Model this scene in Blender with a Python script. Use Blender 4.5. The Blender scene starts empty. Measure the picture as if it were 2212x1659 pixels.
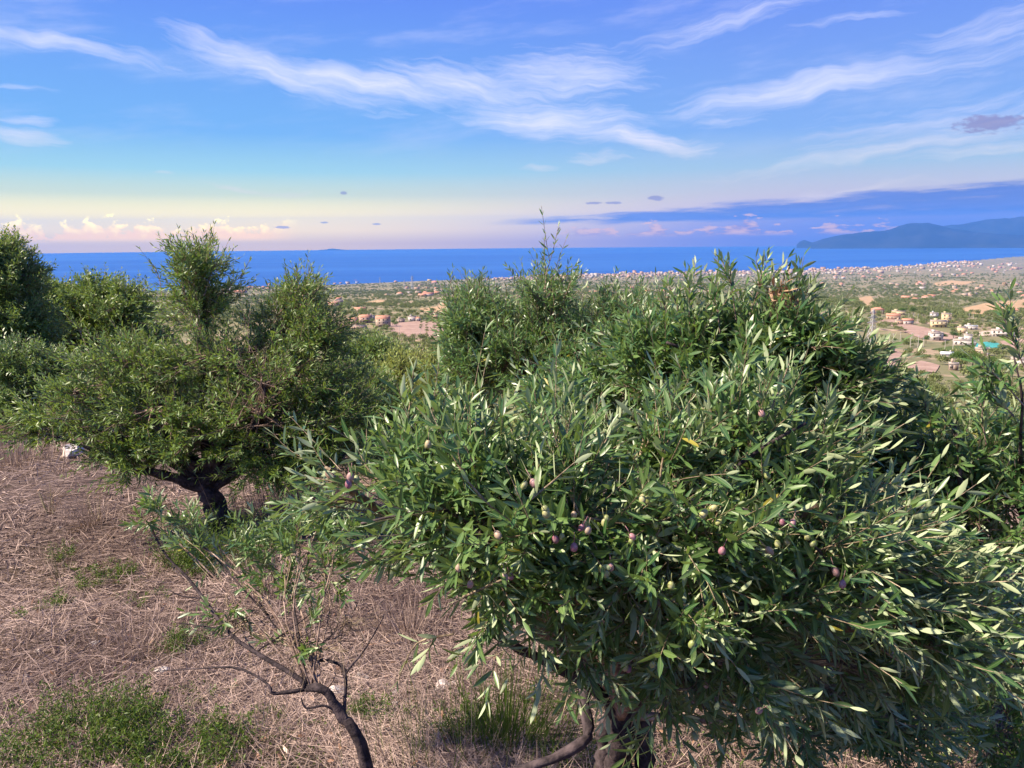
import bpy, bmesh, math, random
import numpy as np
from mathutils import Matrix, Vector, noise as mnoise
random.seed(7)
RNG = np.random.default_rng(11)
rad = math.radians
SC = bpy.context.scene
COL = SC.collection

# ------------------------------------------------------------------ camera
F, CX, CY = 1659.0, 1106.0, 829.5          # focal length and centre in reference pixels (2212 x 1659)
PITCH, ROLL = rad(10.50), 0.0086
f_ = np.array([0, math.cos(PITCH), -math.sin(PITCH)])
u_ = np.array([0, math.sin(PITCH), math.cos(PITCH)])
x_ = np.array([1.0, 0, 0])
R_ = math.cos(ROLL) * x_ - math.sin(ROLL) * u_
U_ = math.cos(ROLL) * u_ + math.sin(ROLL) * x_
cd = bpy.data.cameras.new('camera'); cam = bpy.data.objects.new('camera', cd); COL.objects.link(cam)
cd.sensor_width = 36; cd.lens = 36 * F / 2212; cd.clip_start = 0.05; cd.clip_end = 400000
cam.matrix_world = Matrix(((R_[0], U_[0], -f_[0], 0), (R_[1], U_[1], -f_[1], 0), (R_[2], U_[2], -f_[2], 0), (0, 0, 0, 1)))
SC.camera = cam
def D(px, py): return f_ + R_ * ((px - CX) / F) + U_ * ((CY - py) / F)
def at(px, py, d): return D(px, py) * d
def azel(px, py):
    v = D(px, py); v = v / np.linalg.norm(v)
    return math.degrees(math.atan2(v[0], v[1])), math.degrees(math.asin(v[2]))
def proj(P):
    P = np.asarray(P, float); d = P @ f_
    return CX + F * (P @ R_) / d, CY - F * (P @ U_) / d, d

# ------------------------------------------------------------------ light and exposure
EXPOSURE = 1.3
SUN_AZ, SUN_EL = -100.0, 46.0
SUN_STRENGTH, SUN_ANGLE = 5.0, 2.0
SKY_GAIN = 0.485
vs = SC.view_settings
vs.view_transform = 'Standard'; vs.look = 'None'; vs.gamma = 1; vs.use_curve_mapping = False; vs.exposure = EXPOSURE
SC.cycles.max_bounces = 6; SC.cycles.diffuse_bounces = 3; SC.cycles.glossy_bounces = 2
SC.cycles.transmission_bounces = 4; SC.cycles.volume_bounces = 0; SC.cycles.transparent_max_bounces = 4
SC.cycles.use_denoising = True; SC.cycles.denoiser = 'OPENIMAGEDENOISE'; SC.cycles.denoising_prefilter = 'ACCURATE'; SC.cycles.denoising_input_passes = 'RGB_ALBEDO_NORMAL'
SC.cycles.sample_clamp_indirect = 4

def lin(c):
    return tuple(((v / 255) / 12.92 if v / 255 <= 0.04045 else (((v / 255) + 0.055) / 1.055) ** 2.4) for v in c)

class NT:
    """small helper for node trees"""
    def __init__(s, tree): s.t = tree; s.n = tree.nodes; s.l = tree.links
    def new(s, typ, **kw):
        nd = s.n.new(typ)
        for k, v in kw.items(): setattr(nd, k, v)
        return nd
    def put(s, sock, v):
        if v is None: return
        if isinstance(v, bpy.types.NodeSocket): s.l.new(v, sock)
        else:
            if sock.type == 'RGBA' and len(v) == 3: v = tuple(v) + (1,)
            sock.default_value = v
    def m(s, op, a, b=None, c=None, clamp=False):
        nd = s.new('ShaderNodeMath', operation=op, use_clamp=clamp)
        s.put(nd.inputs[0], a); s.put(nd.inputs[1], b)
        if c is not None: s.put(nd.inputs[2], c)
        return nd.outputs[0]
    def mix(s, fac, a, b, blend='MIX'):
        nd = s.new('ShaderNodeMix', data_type='RGBA', blend_type=blend)
        s.put(nd.inputs[0], fac); s.put(nd.inputs[6], a); s.put(nd.inputs[7], b)
        return nd.outputs[2]
    def mr(s, v, a, b, c=0.0, d=1.0, smooth=True):
        nd = s.new('ShaderNodeMapRange', interpolation_type='SMOOTHSTEP' if smooth else 'LINEAR')
        for i, q in enumerate((v, a, b, c, d)): s.put(nd.inputs[i], q)
        return nd.outputs[0]
    def noise(s, vec, scale, detail=3, rough=0.55, dist=0.0, dim='3D', col=False):
        nd = s.new('ShaderNodeTexNoise', noise_dimensions=dim)
        if vec is not None: s.l.new(vec, nd.inputs['Vector'])
        nd.inputs['Scale'].default_value = scale; nd.inputs['Detail'].default_value = detail
        nd.inputs['Roughness'].default_value = rough; nd.inputs['Distortion'].default_value = dist
        return nd.outputs['Color' if col else 'Fac']
    def ramp(s, fac, stops, interp='LINEAR'):
        nd = s.new('ShaderNodeValToRGB'); cr = nd.color_ramp; cr.interpolation = interp
        while len(cr.elements) < len(stops): cr.elements.new(0.5)
        for e, (p, c) in zip(cr.elements, stops): e.position = p; e.color = tuple(c) + (1,)
        s.put(nd.inputs[0], fac); return nd.outputs[0]
    def mapping(s, vec, loc=(0, 0, 0), rot=0.0, scale=(1, 1, 1), typ='TEXTURE'):
        nd = s.new('ShaderNodeMapping', vector_type=typ)
        s.l.new(vec, nd.inputs[0]); nd.inputs[1].default_value = loc
        nd.inputs[2].default_value = (0, 0, rot); nd.inputs[3].default_value = scale
        return nd.outputs[0]
    def vlen(s, v):
        nd = s.new('ShaderNodeVectorMath', operation='LENGTH'); s.l.new(v, nd.inputs[0]); return nd.outputs['Value']

# ------------------------------------------------------------------ world: sky with clouds
W = bpy.data.worlds.new('World'); SC.world = W; W.use_nodes = True
W.node_tree.nodes.clear(); w = NT(W.node_tree)
tc = w.new('ShaderNodeTexCoord').outputs['Generated']
sep = w.new('ShaderNodeSeparateXYZ'); w.l.new(tc, sep.inputs[0])
az = w.m('MULTIPLY', w.m('ARCTAN2', sep.outputs[0], sep.outputs[1]), 57.29578)
el = w.m('MULTIPLY', w.m('ARCSINE', sep.outputs[2]), 57.29578)
cmb = w.new('ShaderNodeCombineXYZ'); w.l.new(az, cmb.inputs[0]); w.l.new(el, cmb.inputs[1]); S = cmb.outputs[0]
elr = w.m('DIVIDE', w.m('MAXIMUM', el, 0.0), 45.0, clamp=True)
def stops(lst): return [(min(1, (e / 45.0)), lin(c)) for e, c in lst]
def lstops(lst): return [(min(1, e / 45.0), c) for e, c in lst]
left = w.ramp(elr, lstops([(0, (1.45, .86, .10)), (0.9, (2.15, 1.45, .12)), (2.0, (1.95, 1.48, .20)), (3.3, (.85, .90, .42)), (4.9, (.40, .70, .69)), (7.4, (.18, .44, .80)), (16, (.115, .25, .80)), (45, (.05, .15, .62))]))
right = w.ramp(elr, lstops([(0, (.24, .17, .53)), (0.9, (.50, .32, .50)), (2.0, (.95, .62, .45)), (3.3, (.72, .62, .52)), (4.9, (.42, .57, .64)), (7.4, (.23, .41, .77)), (16, (.13, .245, .78)), (45, (.05, .15, .62))]))
base = w.mix(w.mr(az, -20.0, 24.0), left, right)
sky = w.new('ShaderNodeTexSky', sky_type='NISHITA'); sky.sun_disc = False
sky.sun_elevation = rad(SUN_EL); sky.sun_rotation = rad(SUN_AZ); sky.altitude = 300
skyc = w.mix(1.0, sky.outputs[0], (0.10, 0.10, 0.10), 'MULTIPLY')
base = w.mix(0.05, base, skyc)
# warped direction for the clouds
wn = w.noise(S, 0.16, 3, 0.6, col=True)
wv = w.new('ShaderNodeVectorMath', operation='MULTIPLY_ADD')
w.l.new(wn, wv.inputs[0]); wv.inputs[1].default_value = (4.0, 2.6, 0); w.l.new(S, wv.inputs[2])
wo = w.new('ShaderNodeVectorMath', operation='SUBTRACT'); w.l.new(wv.outputs[0], wo.inputs[0]); wo.inputs[1].default_value = (2.0, 1.3, 0)
SW = wo.outputs[0]
def blob(px, py, hl, hw, tilt, stg):
    a, e = azel(px, py)
    v = w.mapping(SW, (a, e, 0), rad(tilt), (hl / 29.0, hw / 29.0, 1))
    return w.m('MULTIPLY', w.mr(w.vlen(v), 0.0, 1.35, 1.0, 0.0), stg)
def group(blobs, tilt, sx, sy, k, seed, thr=0.95):
    acc = None
    for b in blobs:
        q = blob(*b); acc = q if acc is None else w.m('MAXIMUM', acc, q)
    nv = w.mapping(SW, (seed, seed * 2, 0), rad(tilt), (sx, sy, 1))
    n1 = w.noise(nv, 1.0, 8, 0.66, 0.2)
    nv2 = w.mapping(SW, (seed * 3, seed, 0), rad(tilt * 0.5), (sx * 2.6, sy * 2.4, 1))
    n2 = w.noise(nv2, 1.0, 4, 0.6, 0.4)
    n = w.m('ADD', w.m('MULTIPLY', n1, 1.0), w.m('MULTIPLY', n2, 0.32))
    return w.m('MULTIPLY', w.m('SUBTRACT', w.m('ADD', acc, n), thr), k, clamp=True), n
gN, nN = group([(150, 92, 290, 26, -9, .72), (430, 95, 60, 55, -60, .55), (600, 150, 300, 50, -17, .85), (800, 180, 260, 42, -9, .95), (1000, 185, 260, 55, -8, .80)], -12, 3.8, 0.50, 1.35, 3.1, .93)
gH, nH = group([(1210, 165, 260, 75, 2, .70), (1180, 262, 270, 55, -4, .85), (1370, 303, 230, 28, -8, .95), (830, 258, 90, 12, -3, .55), (1290, 345, 95, 18, 3, .62), (1165, 367, 60, 9, 0, .62), (50, 185, 90, 9, -3, .5), (60, 258, 100, 11, 0, .62), (50, 290, 110, 22, -3, .75), (500, 396, 70, 9, -4, .7), (360, 372, 36, 6, -8, .62), (610, 410, 110, 8, -4, .6), (1560, 262, 120, 24, -5, .5)], -2, 3.6, 0.36, 1.35, 7.7, .93)
gR, nR = group([(1750, 188, 350, 42, 7, .95), (1640, 216, 230, 24, 6, .8), (1560, 50, 270, 34, 8, .62), (1830, 45, 150, 10, 7, .6), (2150, 45, 190, 40, 8, .62), (2150, 110, 330, 60, 10, .5), (2050, 270, 380, 65, 5, .55), (1900, 332, 390, 22, 6, .72), (2150, 322, 230, 20, 5, .6), (1830, 412, 240, 12, 4, .55)], 7, 4.6, 0.40, 1.15, 12.3, .93)
# thin high veil that runs over the whole sky
vn = w.noise(w.mapping(S, (41, 5, 0), rad(6), (11, 2.1, 1)), 1.0, 5, 0.6, 0.0)
veil = w.m('MULTIPLY', w.mr(vn, 0.46, 0.80), w.mr(el, 4.0, 9.0, 0.0, 0.38))
plain = w.mix(w.m('MULTIPLY', veil, 0.8), base, lin((238, 236, 252)))
cir = w.m('MAXIMUM', w.m('MAXIMUM', gN, gH), w.m('MAXIMUM', gR, veil))
cirw = w.m('POWER', cir, 1.05)
ccol = w.mix(w.mr(el, 3.0, 9.0), lin((255, 236, 206)), lin((238, 236, 252)))
c1 = w.mix(w.m('MULTIPLY', cirw, 0.82), base, ccol)
# lavender haze bank low on the right and its long dark stratus
a0, e0 = azel(1050, 479); a1, e1 = azel(2212, 386); slope = (e1 - e0) / (a1 - a0)
sn = w.noise(w.mapping(S, (3, 8, 0), rad(2), (5.0, 0.55, 1)), 1.0, 5, 0.55)
eu = w.m('ADD', w.m('MULTIPLY_ADD', az, slope, e0 - slope * a0), w.m('MULTIPLY', w.m('SUBTRACT', sn, 0.5), 1.5))
b0, g0 = azel(1050, 482); b1, g1 = azel(2212, 455); sl2 = (g1 - g0) / (b1 - b0)
elow = w.m('ADD', w.m('MULTIPLY_ADD', az, sl2, g0 - sl2 * b0), w.m('MULTIPLY', w.m('SUBTRACT', sn, 0.5), -0.8))
band = w.m('MULTIPLY', w.mr(w.m('SUBTRACT', eu, el), -0.10, 0.40), w.mr(w.m('SUBTRACT', el, elow), -0.30, 0.10))
band = w.m('MULTIPLY', band, w.mr(az, a0 - 1, a0 + 6))
under = w.m('MULTIPLY', w.mr(w.m('SUBTRACT', elow, el), -0.6, 0.4), w.mr(az, 4.0, 30.0, 0.0, 0.8))
c2 = w.mix(under, c1, (.13, .18, .55))
c2 = w.mix(w.m('MULTIPLY', w.m('MULTIPLY', band, w.mr(sn, .25, .5, .55, 1.0)), 0.88), c2, w.mix(w.mr(sn, .3, .7), (.0, .085, .42), (.10, .16, .52)))
# cumulus row on the horizon
def cumul(sx, sy, seed, lo, top, amt, azmask):
    v = w.mapping(S, (seed, seed, 0), 0, (sx, sy, 1))
    n1 = w.noise(v, 1.0, 6, 0.55, 0.2)
    lump = w.noise(w.mapping(S, (seed * 3, 0.0, 0), 0, (sx * 3.2, 50.0, 1)), 1.0, 2, 0.5)
    tp = w.m('MULTIPLY_ADD', w.m('SUBTRACT', lump, 0.5), 3.4, top)
    h = w.m('SUBTRACT', tp, el)
    dn = w.m('ADD', w.m('MULTIPLY', h, 0.55), w.m('MULTIPLY', w.m('SUBTRACT', n1, 0.5), 2.1))
    dens = w.m('MULTIPLY', w.mr(dn, 0.0, 0.22), w.mr(el, lo - 0.12, lo + 0.3))
    return w.m('MULTIPLY', w.m('MULTIPLY', dens, azmask), amt), n1
aL = azel(60, 500)[0]; aR = azel(585, 500)[0]
mL = w.m('MULTIPLY', w.mr(az, aL - 14, aL + 2), w.mr(az, aR - 1.5, aR + 2.5, 1.0, 0.0))
cu, cn = cumul(0.75, 0.55, 2.3, 0.22, 1.35, 1.0, mL)
shade = w.mr(w.m('ADD', w.m('MULTIPLY', el, 0.55), w.m('MULTIPLY', cn, 1.3)), 0.95, 1.95)
cucol = w.mix(shade, (2.3, 1.25, .05), (3.6, 2.9, .25))
c3 = w.mix(cu, c2, cucol)
mid = w.m('MULTIPLY', w.mr(az, 1.0, 7.0), w.mr(az, 22.0, 34.0, 1.0, 0.25))
cu2, cn2 = cumul(1.5, 0.42, 9.4, 0.30, 0.85, 0.75, mid)
c3 = w.mix(cu2, c3, w.mix(w.mr(cn2, 0.42, 0.62), (.47, .22, .25), (1.5, .74, .15)))
# a few small dark cloudlets
acc = None
nn = w.noise(w.mapping(S, (3, 0, 0), 0, (0.9, 0.42, 1)), 1.0, 4, 0.6)
for (px, py, hl, hw) in [(2140, 266, 62, 17), (1415, 428, 19, 5), (1280, 439, 20, 3), (610, 491, 16, 2.6), (700, 481, 8, 2), (815, 484, 10, 2), (743, 416, 7, 4), (1330, 438, 20, 3)]:
    a, e = azel(px, py)
    d = w.vlen(w.mapping(S, (a, e, 0), 0, (hl / 29.0, hw / 29.0, 1)))
    q = w.mr(w.m('ADD', d, w.m('MULTIPLY', w.m('SUBTRACT', nn, 0.5), 2.2)), 0.55, 1.05, 1.0, 0.0)
    acc = q if acc is None else w.m('MAXIMUM', acc, q)
c3 = w.mix(w.m('MULTIPLY', acc, 0.65), c3, (.24, .16, .30))
bg = w.new('ShaderNodeBackground'); w.l.new(c3, bg.inputs[0]); bg.inputs[1].default_value = SKY_GAIN
W.cycles.sampling_method = 'MANUAL'; W.cycles.sample_map_resolution = 128
fade = w.m('MULTIPLY', w.mr(w.m('ABSOLUTE', az), 52.0, 60.0, 1.0, 0.0), w.mr(el, 24.0, 30.0, 1.0, 0.0))
bg2 = w.new('ShaderNodeBackground'); w.l.new(plain, bg2.inputs[0]); bg2.inputs[1].default_value = SKY_GAIN
wmx = w.new('ShaderNodeMixShader'); w.l.new(fade, wmx.inputs[0]); w.l.new(bg2.outputs[0], wmx.inputs[1]); w.l.new(bg.outputs[0], wmx.inputs[2])
wout = w.new('ShaderNodeOutputWorld'); w.l.new(wmx.outputs[0], wout.inputs[0])

sl = bpy.data.lights.new('sun', 'SUN'); sun = bpy.data.objects.new('sun', sl); COL.objects.link(sun)
sl.energy = SUN_STRENGTH; sl.angle = rad(SUN_ANGLE); sl.color = (1.0, 0.86, 0.68)
sd = Vector((math.sin(rad(SUN_AZ)) * math.cos(rad(SUN_EL)), math.cos(rad(SUN_AZ)) * math.cos(rad(SUN_EL)), math.sin(rad(SUN_EL))))
sun.rotation_euler = (-sd).to_track_quat('-Z', 'Y').to_euler()

# ------------------------------------------------------------------ mesh helpers
def mesh(name, V, polys, mats=(), attrs=None, smooth=False, mat_idx=None):
    V = np.asarray(V, np.float32)
    polys = [np.asarray(p, np.int32) for p in polys if len(p)]
    me = bpy.data.meshes.new(name)
    me.vertices.add(len(V)); me.vertices.foreach_set('co', V.ravel())
    nl = sum(p.size for p in polys); npol = sum(len(p) for p in polys)
    me.loops.add(nl); me.loops.foreach_set('vertex_index', np.concatenate([p.ravel() for p in polys]))
    tot = np.concatenate([np.full(len(p), p.shape[1], np.int32) for p in polys])
    me.polygons.add(npol); me.polygons.foreach_set('loop_start', np.concatenate([[0], np.cumsum(tot)[:-1]]).astype(np.int32))
    if smooth: me.polygons.foreach_set('use_smooth', np.ones(npol, bool))
    if mat_idx is not None: me.polygons.foreach_set('material_index', np.asarray(mat_idx, np.int32))
    for k, a in (attrs or {}).items():
        me.attributes.new(k, 'FLOAT', 'POINT').data.foreach_set('value', np.asarray(a, np.float32))
    for m_ in (mats if isinstance(mats, (list, tuple)) else [mats]): me.materials.append(m_)
    me.update(calc_edges=True)
    return me
def link(name, data, parent=None, loc=None, **props):
    o = bpy.data.objects.new(name, data); COL.objects.link(o)
    if parent is not None: o.parent = parent
    if loc is not None: o.location = [float(q) for q in loc]
    for k, v in props.items(): o[k] = v
    return o
def thing(name, loc, label, category, group=None):
    o = link(name, None, loc=loc, label=label, category=category)
    o.empty_display_size = 0.1
    if group: o['group'] = group
    return o
def unit(v): return v / np.maximum(np.linalg.norm(v, axis=-1, keepdims=True), 1e-9)
def tubes(P, Rr, sides=4):
    """P (n,K,3) centre lines, Rr (n,K) radii -> verts, quads"""
    P = np.asarray(P, float); n, K, _ = P.shape; Rr = np.broadcast_to(Rr, (n, K))
    T = unit(np.gradient(P, axis=1))
    ref = np.where(np.abs(T[..., 2:3]) > 0.9, np.array([1.0, 0, 0]), np.array([0, 0, 1.0]))
    ref = np.repeat(unit(ref.mean(axis=1, keepdims=True) + np.array([.01, .02, 0])), K, axis=1)
    A = unit(np.cross(T, ref)); B = np.cross(T, A)
    th = np.arange(sides) * 2 * math.pi / sides
    V = P[:, :, None] + Rr[:, :, None, None] * (A[:, :, None] * np.cos(th)[:, None] + B[:, :, None] * np.sin(th)[:, None])
    idx = np.arange(n * K * sides).reshape(n, K, sides)
    a = idx[:, :-1]; b = idx[:, 1:]
    Q = np.stack([a, np.roll(a, -1, 2), np.roll(b, -1, 2), b], -1).reshape(-1, 4)
    return V.reshape(-1, 3), Q
def smooth_path(pts, n):
    """Catmull-Rom through 3-d points"""
    P = np.asarray(pts, float)
    if len(P) == 2: return P[0] + (P[1] - P[0]) * np.linspace(0, 1, n)[:, None]
    P = np.vstack([2 * P[0] - P[1], P, 2 * P[-1] - P[-2]])
    out = []
    for s in np.linspace(0, len(P) - 3 - 1e-6, n):
        i = int(s); t = s - i; p0, p1, p2, p3 = P[i:i + 4]
        out.append(0.5 * (2 * p1 + (p2 - p0) * t + (2 * p0 - 5 * p1 + 4 * p2 - p3) * t * t + (3 * p1 - p0 - 3 * p2 + p3) * t ** 3))
    return np.array(out)
def limb_mesh(name, pts, r0, r1, mat, base, sides=8, n=14, knob=0.12, seed=0):
    P = smooth_path(pts, n); g = np.random.default_rng(seed + 5)
    Rr = np.linspace(r0, r1, n) * (1 + knob * g.uniform(-1, 1, n))
    P = P + g.normal(0, 1, P.shape) * (np.linspace(r0, r1, n) * knob)[:, None]
    V, Q = tubes(P[None], Rr[None], sides)
    V = V + g.normal(0, 1, V.shape) * np.repeat(np.linspace(r0, r1, n), sides)[:, None] * knob * .5
    e = len(V); V = np.vstack([V, P[:1], P[-1:]])
    i = np.arange(sides)
    c0 = np.stack([np.full(sides, e), np.roll(i, -1), i], 1); c1 = np.stack([np.full(sides, e + 1), i + (n - 1) * sides, np.roll(i, -1) + (n - 1) * sides], 1)
    return mesh(name, V - base, [Q, c0, c1], mat, smooth=True), P

LEAF = {'hi': (11, np.array([0, .22, .22, .22, .5, .5, .5, .78, .78, .78, 1.0]), np.array([0, -.74, 0, .74, -1, 0, 1, -.7, 0, .7, 0]),
               [np.array([[0, 3, 2], [0, 2, 1], [8, 9, 10], [7, 8, 10]]), np.array([[2, 3, 6, 5], [1, 2, 5, 4], [5, 6, 9, 8], [4, 5, 8, 7]])]),
        'mid': (6, np.array([0, .33, .33, .7, .7, 1.0]), np.array([0, -.95, .95, -.85, .85, 0]),
                [np.array([[0, 2, 1], [3, 4, 5]]), np.array([[1, 2, 4, 3]])]),
        'lo': (4, np.array([0, .5, 1.0, .5]), np.array([0, 1.0, 0, -1.0]), [np.array([[0, 1, 2, 3]])])}
def leaves(P, Dr, Nn, L, Wd, bend, lod, rnd):
    """olive leaves: base P, direction Dr, upper-side normal Nn, length L, half width Wd"""
    k, t, x, fc = LEAF[lod]; n = len(P)
    Dr = unit(Dr); Nn = unit(Nn - (Nn * Dr).sum(-1, keepdims=True) * Dr); Sd = np.cross(Dr, Nn)
    V = P[:, None] + Dr[:, None] * (t[:, None] * L[:, None, None]) + Sd[:, None] * (x[:, None] * Wd[:, None, None]) \
        + Nn[:, None] * ((np.abs(x) * 0.28)[:, None] * Wd[:, None, None] + (t ** 2)[:, None] * (bend * L)[:, None, None])
    off = (np.arange(n) * k)[:, None, None]
    return V.reshape(-1, 3), [(f[None] + off).reshape(-1, f.shape[1]) for f in fc], {'rnd': np.repeat(rnd, k), 'rib': np.tile(np.abs(x), n)}

# ------------------------------------------------------------------ materials
def pmat(name, build):
    m = bpy.data.materials.new(name); m.use_nodes = True; m.node_tree.nodes.clear()
    t = NT(m.node_tree); out = t.new('ShaderNodeOutputMaterial'); s = build(t, out)
    t.l.new(s, out.inputs[0]); return m
def principled(t, col, rough=0.6, spec=0.4, normal=None, **kw):
    p = t.new('ShaderNodeBsdfPrincipled'); t.put(p.inputs['Base Color'], col); t.put(p.inputs['Roughness'], rough)
    t.put(p.inputs['Specular IOR Level'], spec)
    if normal is not None: t.l.new(normal, p.inputs['Normal'])
    return p.outputs[0]
def bump(t, h, strength, dist):
    b = t.new('ShaderNodeBump'); b.inputs['Strength'].default_value = strength; b.inputs['Distance'].default_value = dist
    t.l.new(h, b.inputs['Height']); return b.outputs[0]
def leaf_mat(name, up_a, up_b, und, trans, tfac=0.28, rib=True, use_obj=False, spec=0.5, rough=0.42, yellow=True):
    def b(t, out):
        a = t.new('ShaderNodeAttribute', attribute_name='rnd').outputs['Fac']
        if use_obj:
            a = t.m('FRACT', t.m('ADD', a, t.new('ShaderNodeObjectInfo').outputs['Random']))
        up = t.mix(a, up_a, up_b)
        if rib:
            r = t.new('ShaderNodeAttribute', attribute_name='rib').outputs['Fac']
            up = t.mix(t.mr(r, 0.05, 0.2, 0.55, 0.0), up, (0.20, 0.27, 0.11))
        if yellow:
            up = t.mix(t.m('GREATER_THAN', a, 0.9975), up, (0.30, 0.26, 0.035))
        bk = t.new('ShaderNodeNewGeometry').outputs['Backfacing']
        un = t.mix(a, und, tuple(q * 0.8 for q in und))
        c = t.mix(bk, up, un)
        p = principled(t, c, t.mr(bk, 0.0, 1.0, rough, 0.75), spec)
        tr = t.new('ShaderNodeBsdfTranslucent'); t.put(tr.inputs[0], trans)
        mx = t.new('ShaderNodeMixShader'); mx.inputs[0].default_value = tfac
        t.l.new(p, mx.inputs[1]); t.l.new(tr.outputs[0], mx.inputs[2]); return mx.outputs[0]
    return pmat(name, b)
M_LEAF = leaf_mat('olive_leaf', (0.022, 0.078, 0.022), (0.125, 0.205, 0.058), (0.40, 0.47, 0.28), (0.28, 0.42, 0.07), 0.20, spec=0.5, rough=.38)
M_LEAF_DARK = leaf_mat('olive_leaf_dark', (0.040, 0.105, 0.018), (0.15, 0.225, 0.05), (0.32, 0.38, 0.19), (0.28, 0.40, 0.05), 0.22, spec=0.4, rough=.48)
M_LEAF_YEL = leaf_mat('olive_leaf_yellowish', (0.14, 0.19, 0.035), (0.27, 0.31, 0.08), (0.36, 0.38, 0.18), (0.34, 0.38, 0.07), 0.28, spec=0.3, rough=.55)
M_GROVE = leaf_mat('grove_foliage', (0.085, 0.125, 0.035), (0.20, 0.225, 0.085), (0.24, 0.26, 0.12), (0.24, 0.27, 0.06), 0.2, rib=False, use_obj=True, spec=0.2, rough=.7, yellow=False)
M_PINE = leaf_mat('dense_foliage', (0.035, 0.085, 0.02), (0.10, 0.17, 0.03), (0.12, 0.18, 0.05), (0.15, 0.22, 0.03), 0.2, rib=False, use_obj=True, spec=0.2, rough=.7, yellow=False)
M_DEAD = leaf_mat('dead_leaf', (0.22, 0.11, 0.06), (0.36, 0.21, 0.13), (0.33, 0.2, 0.13), (0.3, 0.15, 0.06), 0.1, yellow=False)
M_WEED = leaf_mat('weed_leaf', (0.026, 0.064, 0.010), (0.10, 0.145, 0.025), (0.12, 0.17, 0.04), (0.2, 0.3, 0.04), 0.25, rib=False, spec=0.2, yellow=False)
M_STRAW = leaf_mat('straw', (0.055, 0.034, 0.033), (0.50, 0.375, 0.315), (0.26, 0.19, 0.16), (0.5, 0.35, 0.22), 0.12, rib=False, spec=0.15, rough=.7, yellow=False)
def bark(name, a, b_, scale=40.0):
    def f(t, out):
        tc = t.new('ShaderNodeTexCoord').outputs['Object']
        n = t.noise(tc, scale, 6, 0.65); n2 = t.noise(tc, scale * 0.2, 3)
        c = t.mix(t.mr(n, .35, .7), a, b_); c = t.mix(t.mr(n2, .5, .75), c, tuple(q * 1.7 for q in b_))
        return principled(t, c, 0.85, 0.2, bump(t, n, 0.8, 0.01))
    return pmat(name, f)
M_BARK = bark('olive_bark', (0.020, 0.015, 0.017), (0.075, 0.056, 0.058))  # bark colour darkened to stand in for the canopy's shade
M_TWIG = bark('olive_twig', (0.16, 0.115, 0.075), (0.33, 0.26, 0.18), 90)
M_GREYTWIG = bark('dry_twig', (0.14, 0.09, 0.07), (0.30, 0.22, 0.18), 60)

# ------------------------------------------------------------------ terrain
SEA = -300.0
LR = np.log(np.array([0.5, 3, 7, 12, 20, 40, 80, 150, 250, 350, 500, 600, 850, 1200.0]))
LZ = np.array([-1.65, -2.2, -2.72, -3.1, -7.2, -12.5, -21, -32, -41, -52, -67.5, -76, -84, -100.0])
COAST = [(-180, 7000), (-60, 5000), (-38, 5300), (-24, 5600), (-13, 5800), (0, 6500), (8, 7200), (15.3, 7800), (21, 8200), (25, 9000), (28.3, 10400), (31, 12500), (33.7, 15600), (37, 21000), (42, 27000), (60, 28000), (90, 28000), (180, 7000)]
CA = np.array([c[0] for c in COAST], float); CR = np.array([c[1] for c in COAST], float)
BUMPS = [(-20.0, 4300, 3.4, 0.16, 0.42), (-9.0, 2300, 6, 0.20, 0.22), (2.0, 1900, 6, 0.18, 0.30), (21.5, 1150, 5.0, 0.17, 0.42), (30, 1700, 6, 0.2, 0.18), (12, 3000, 7, 0.2, 0.22), (33, 5000, 6, 0.25, 0.15)]
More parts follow.
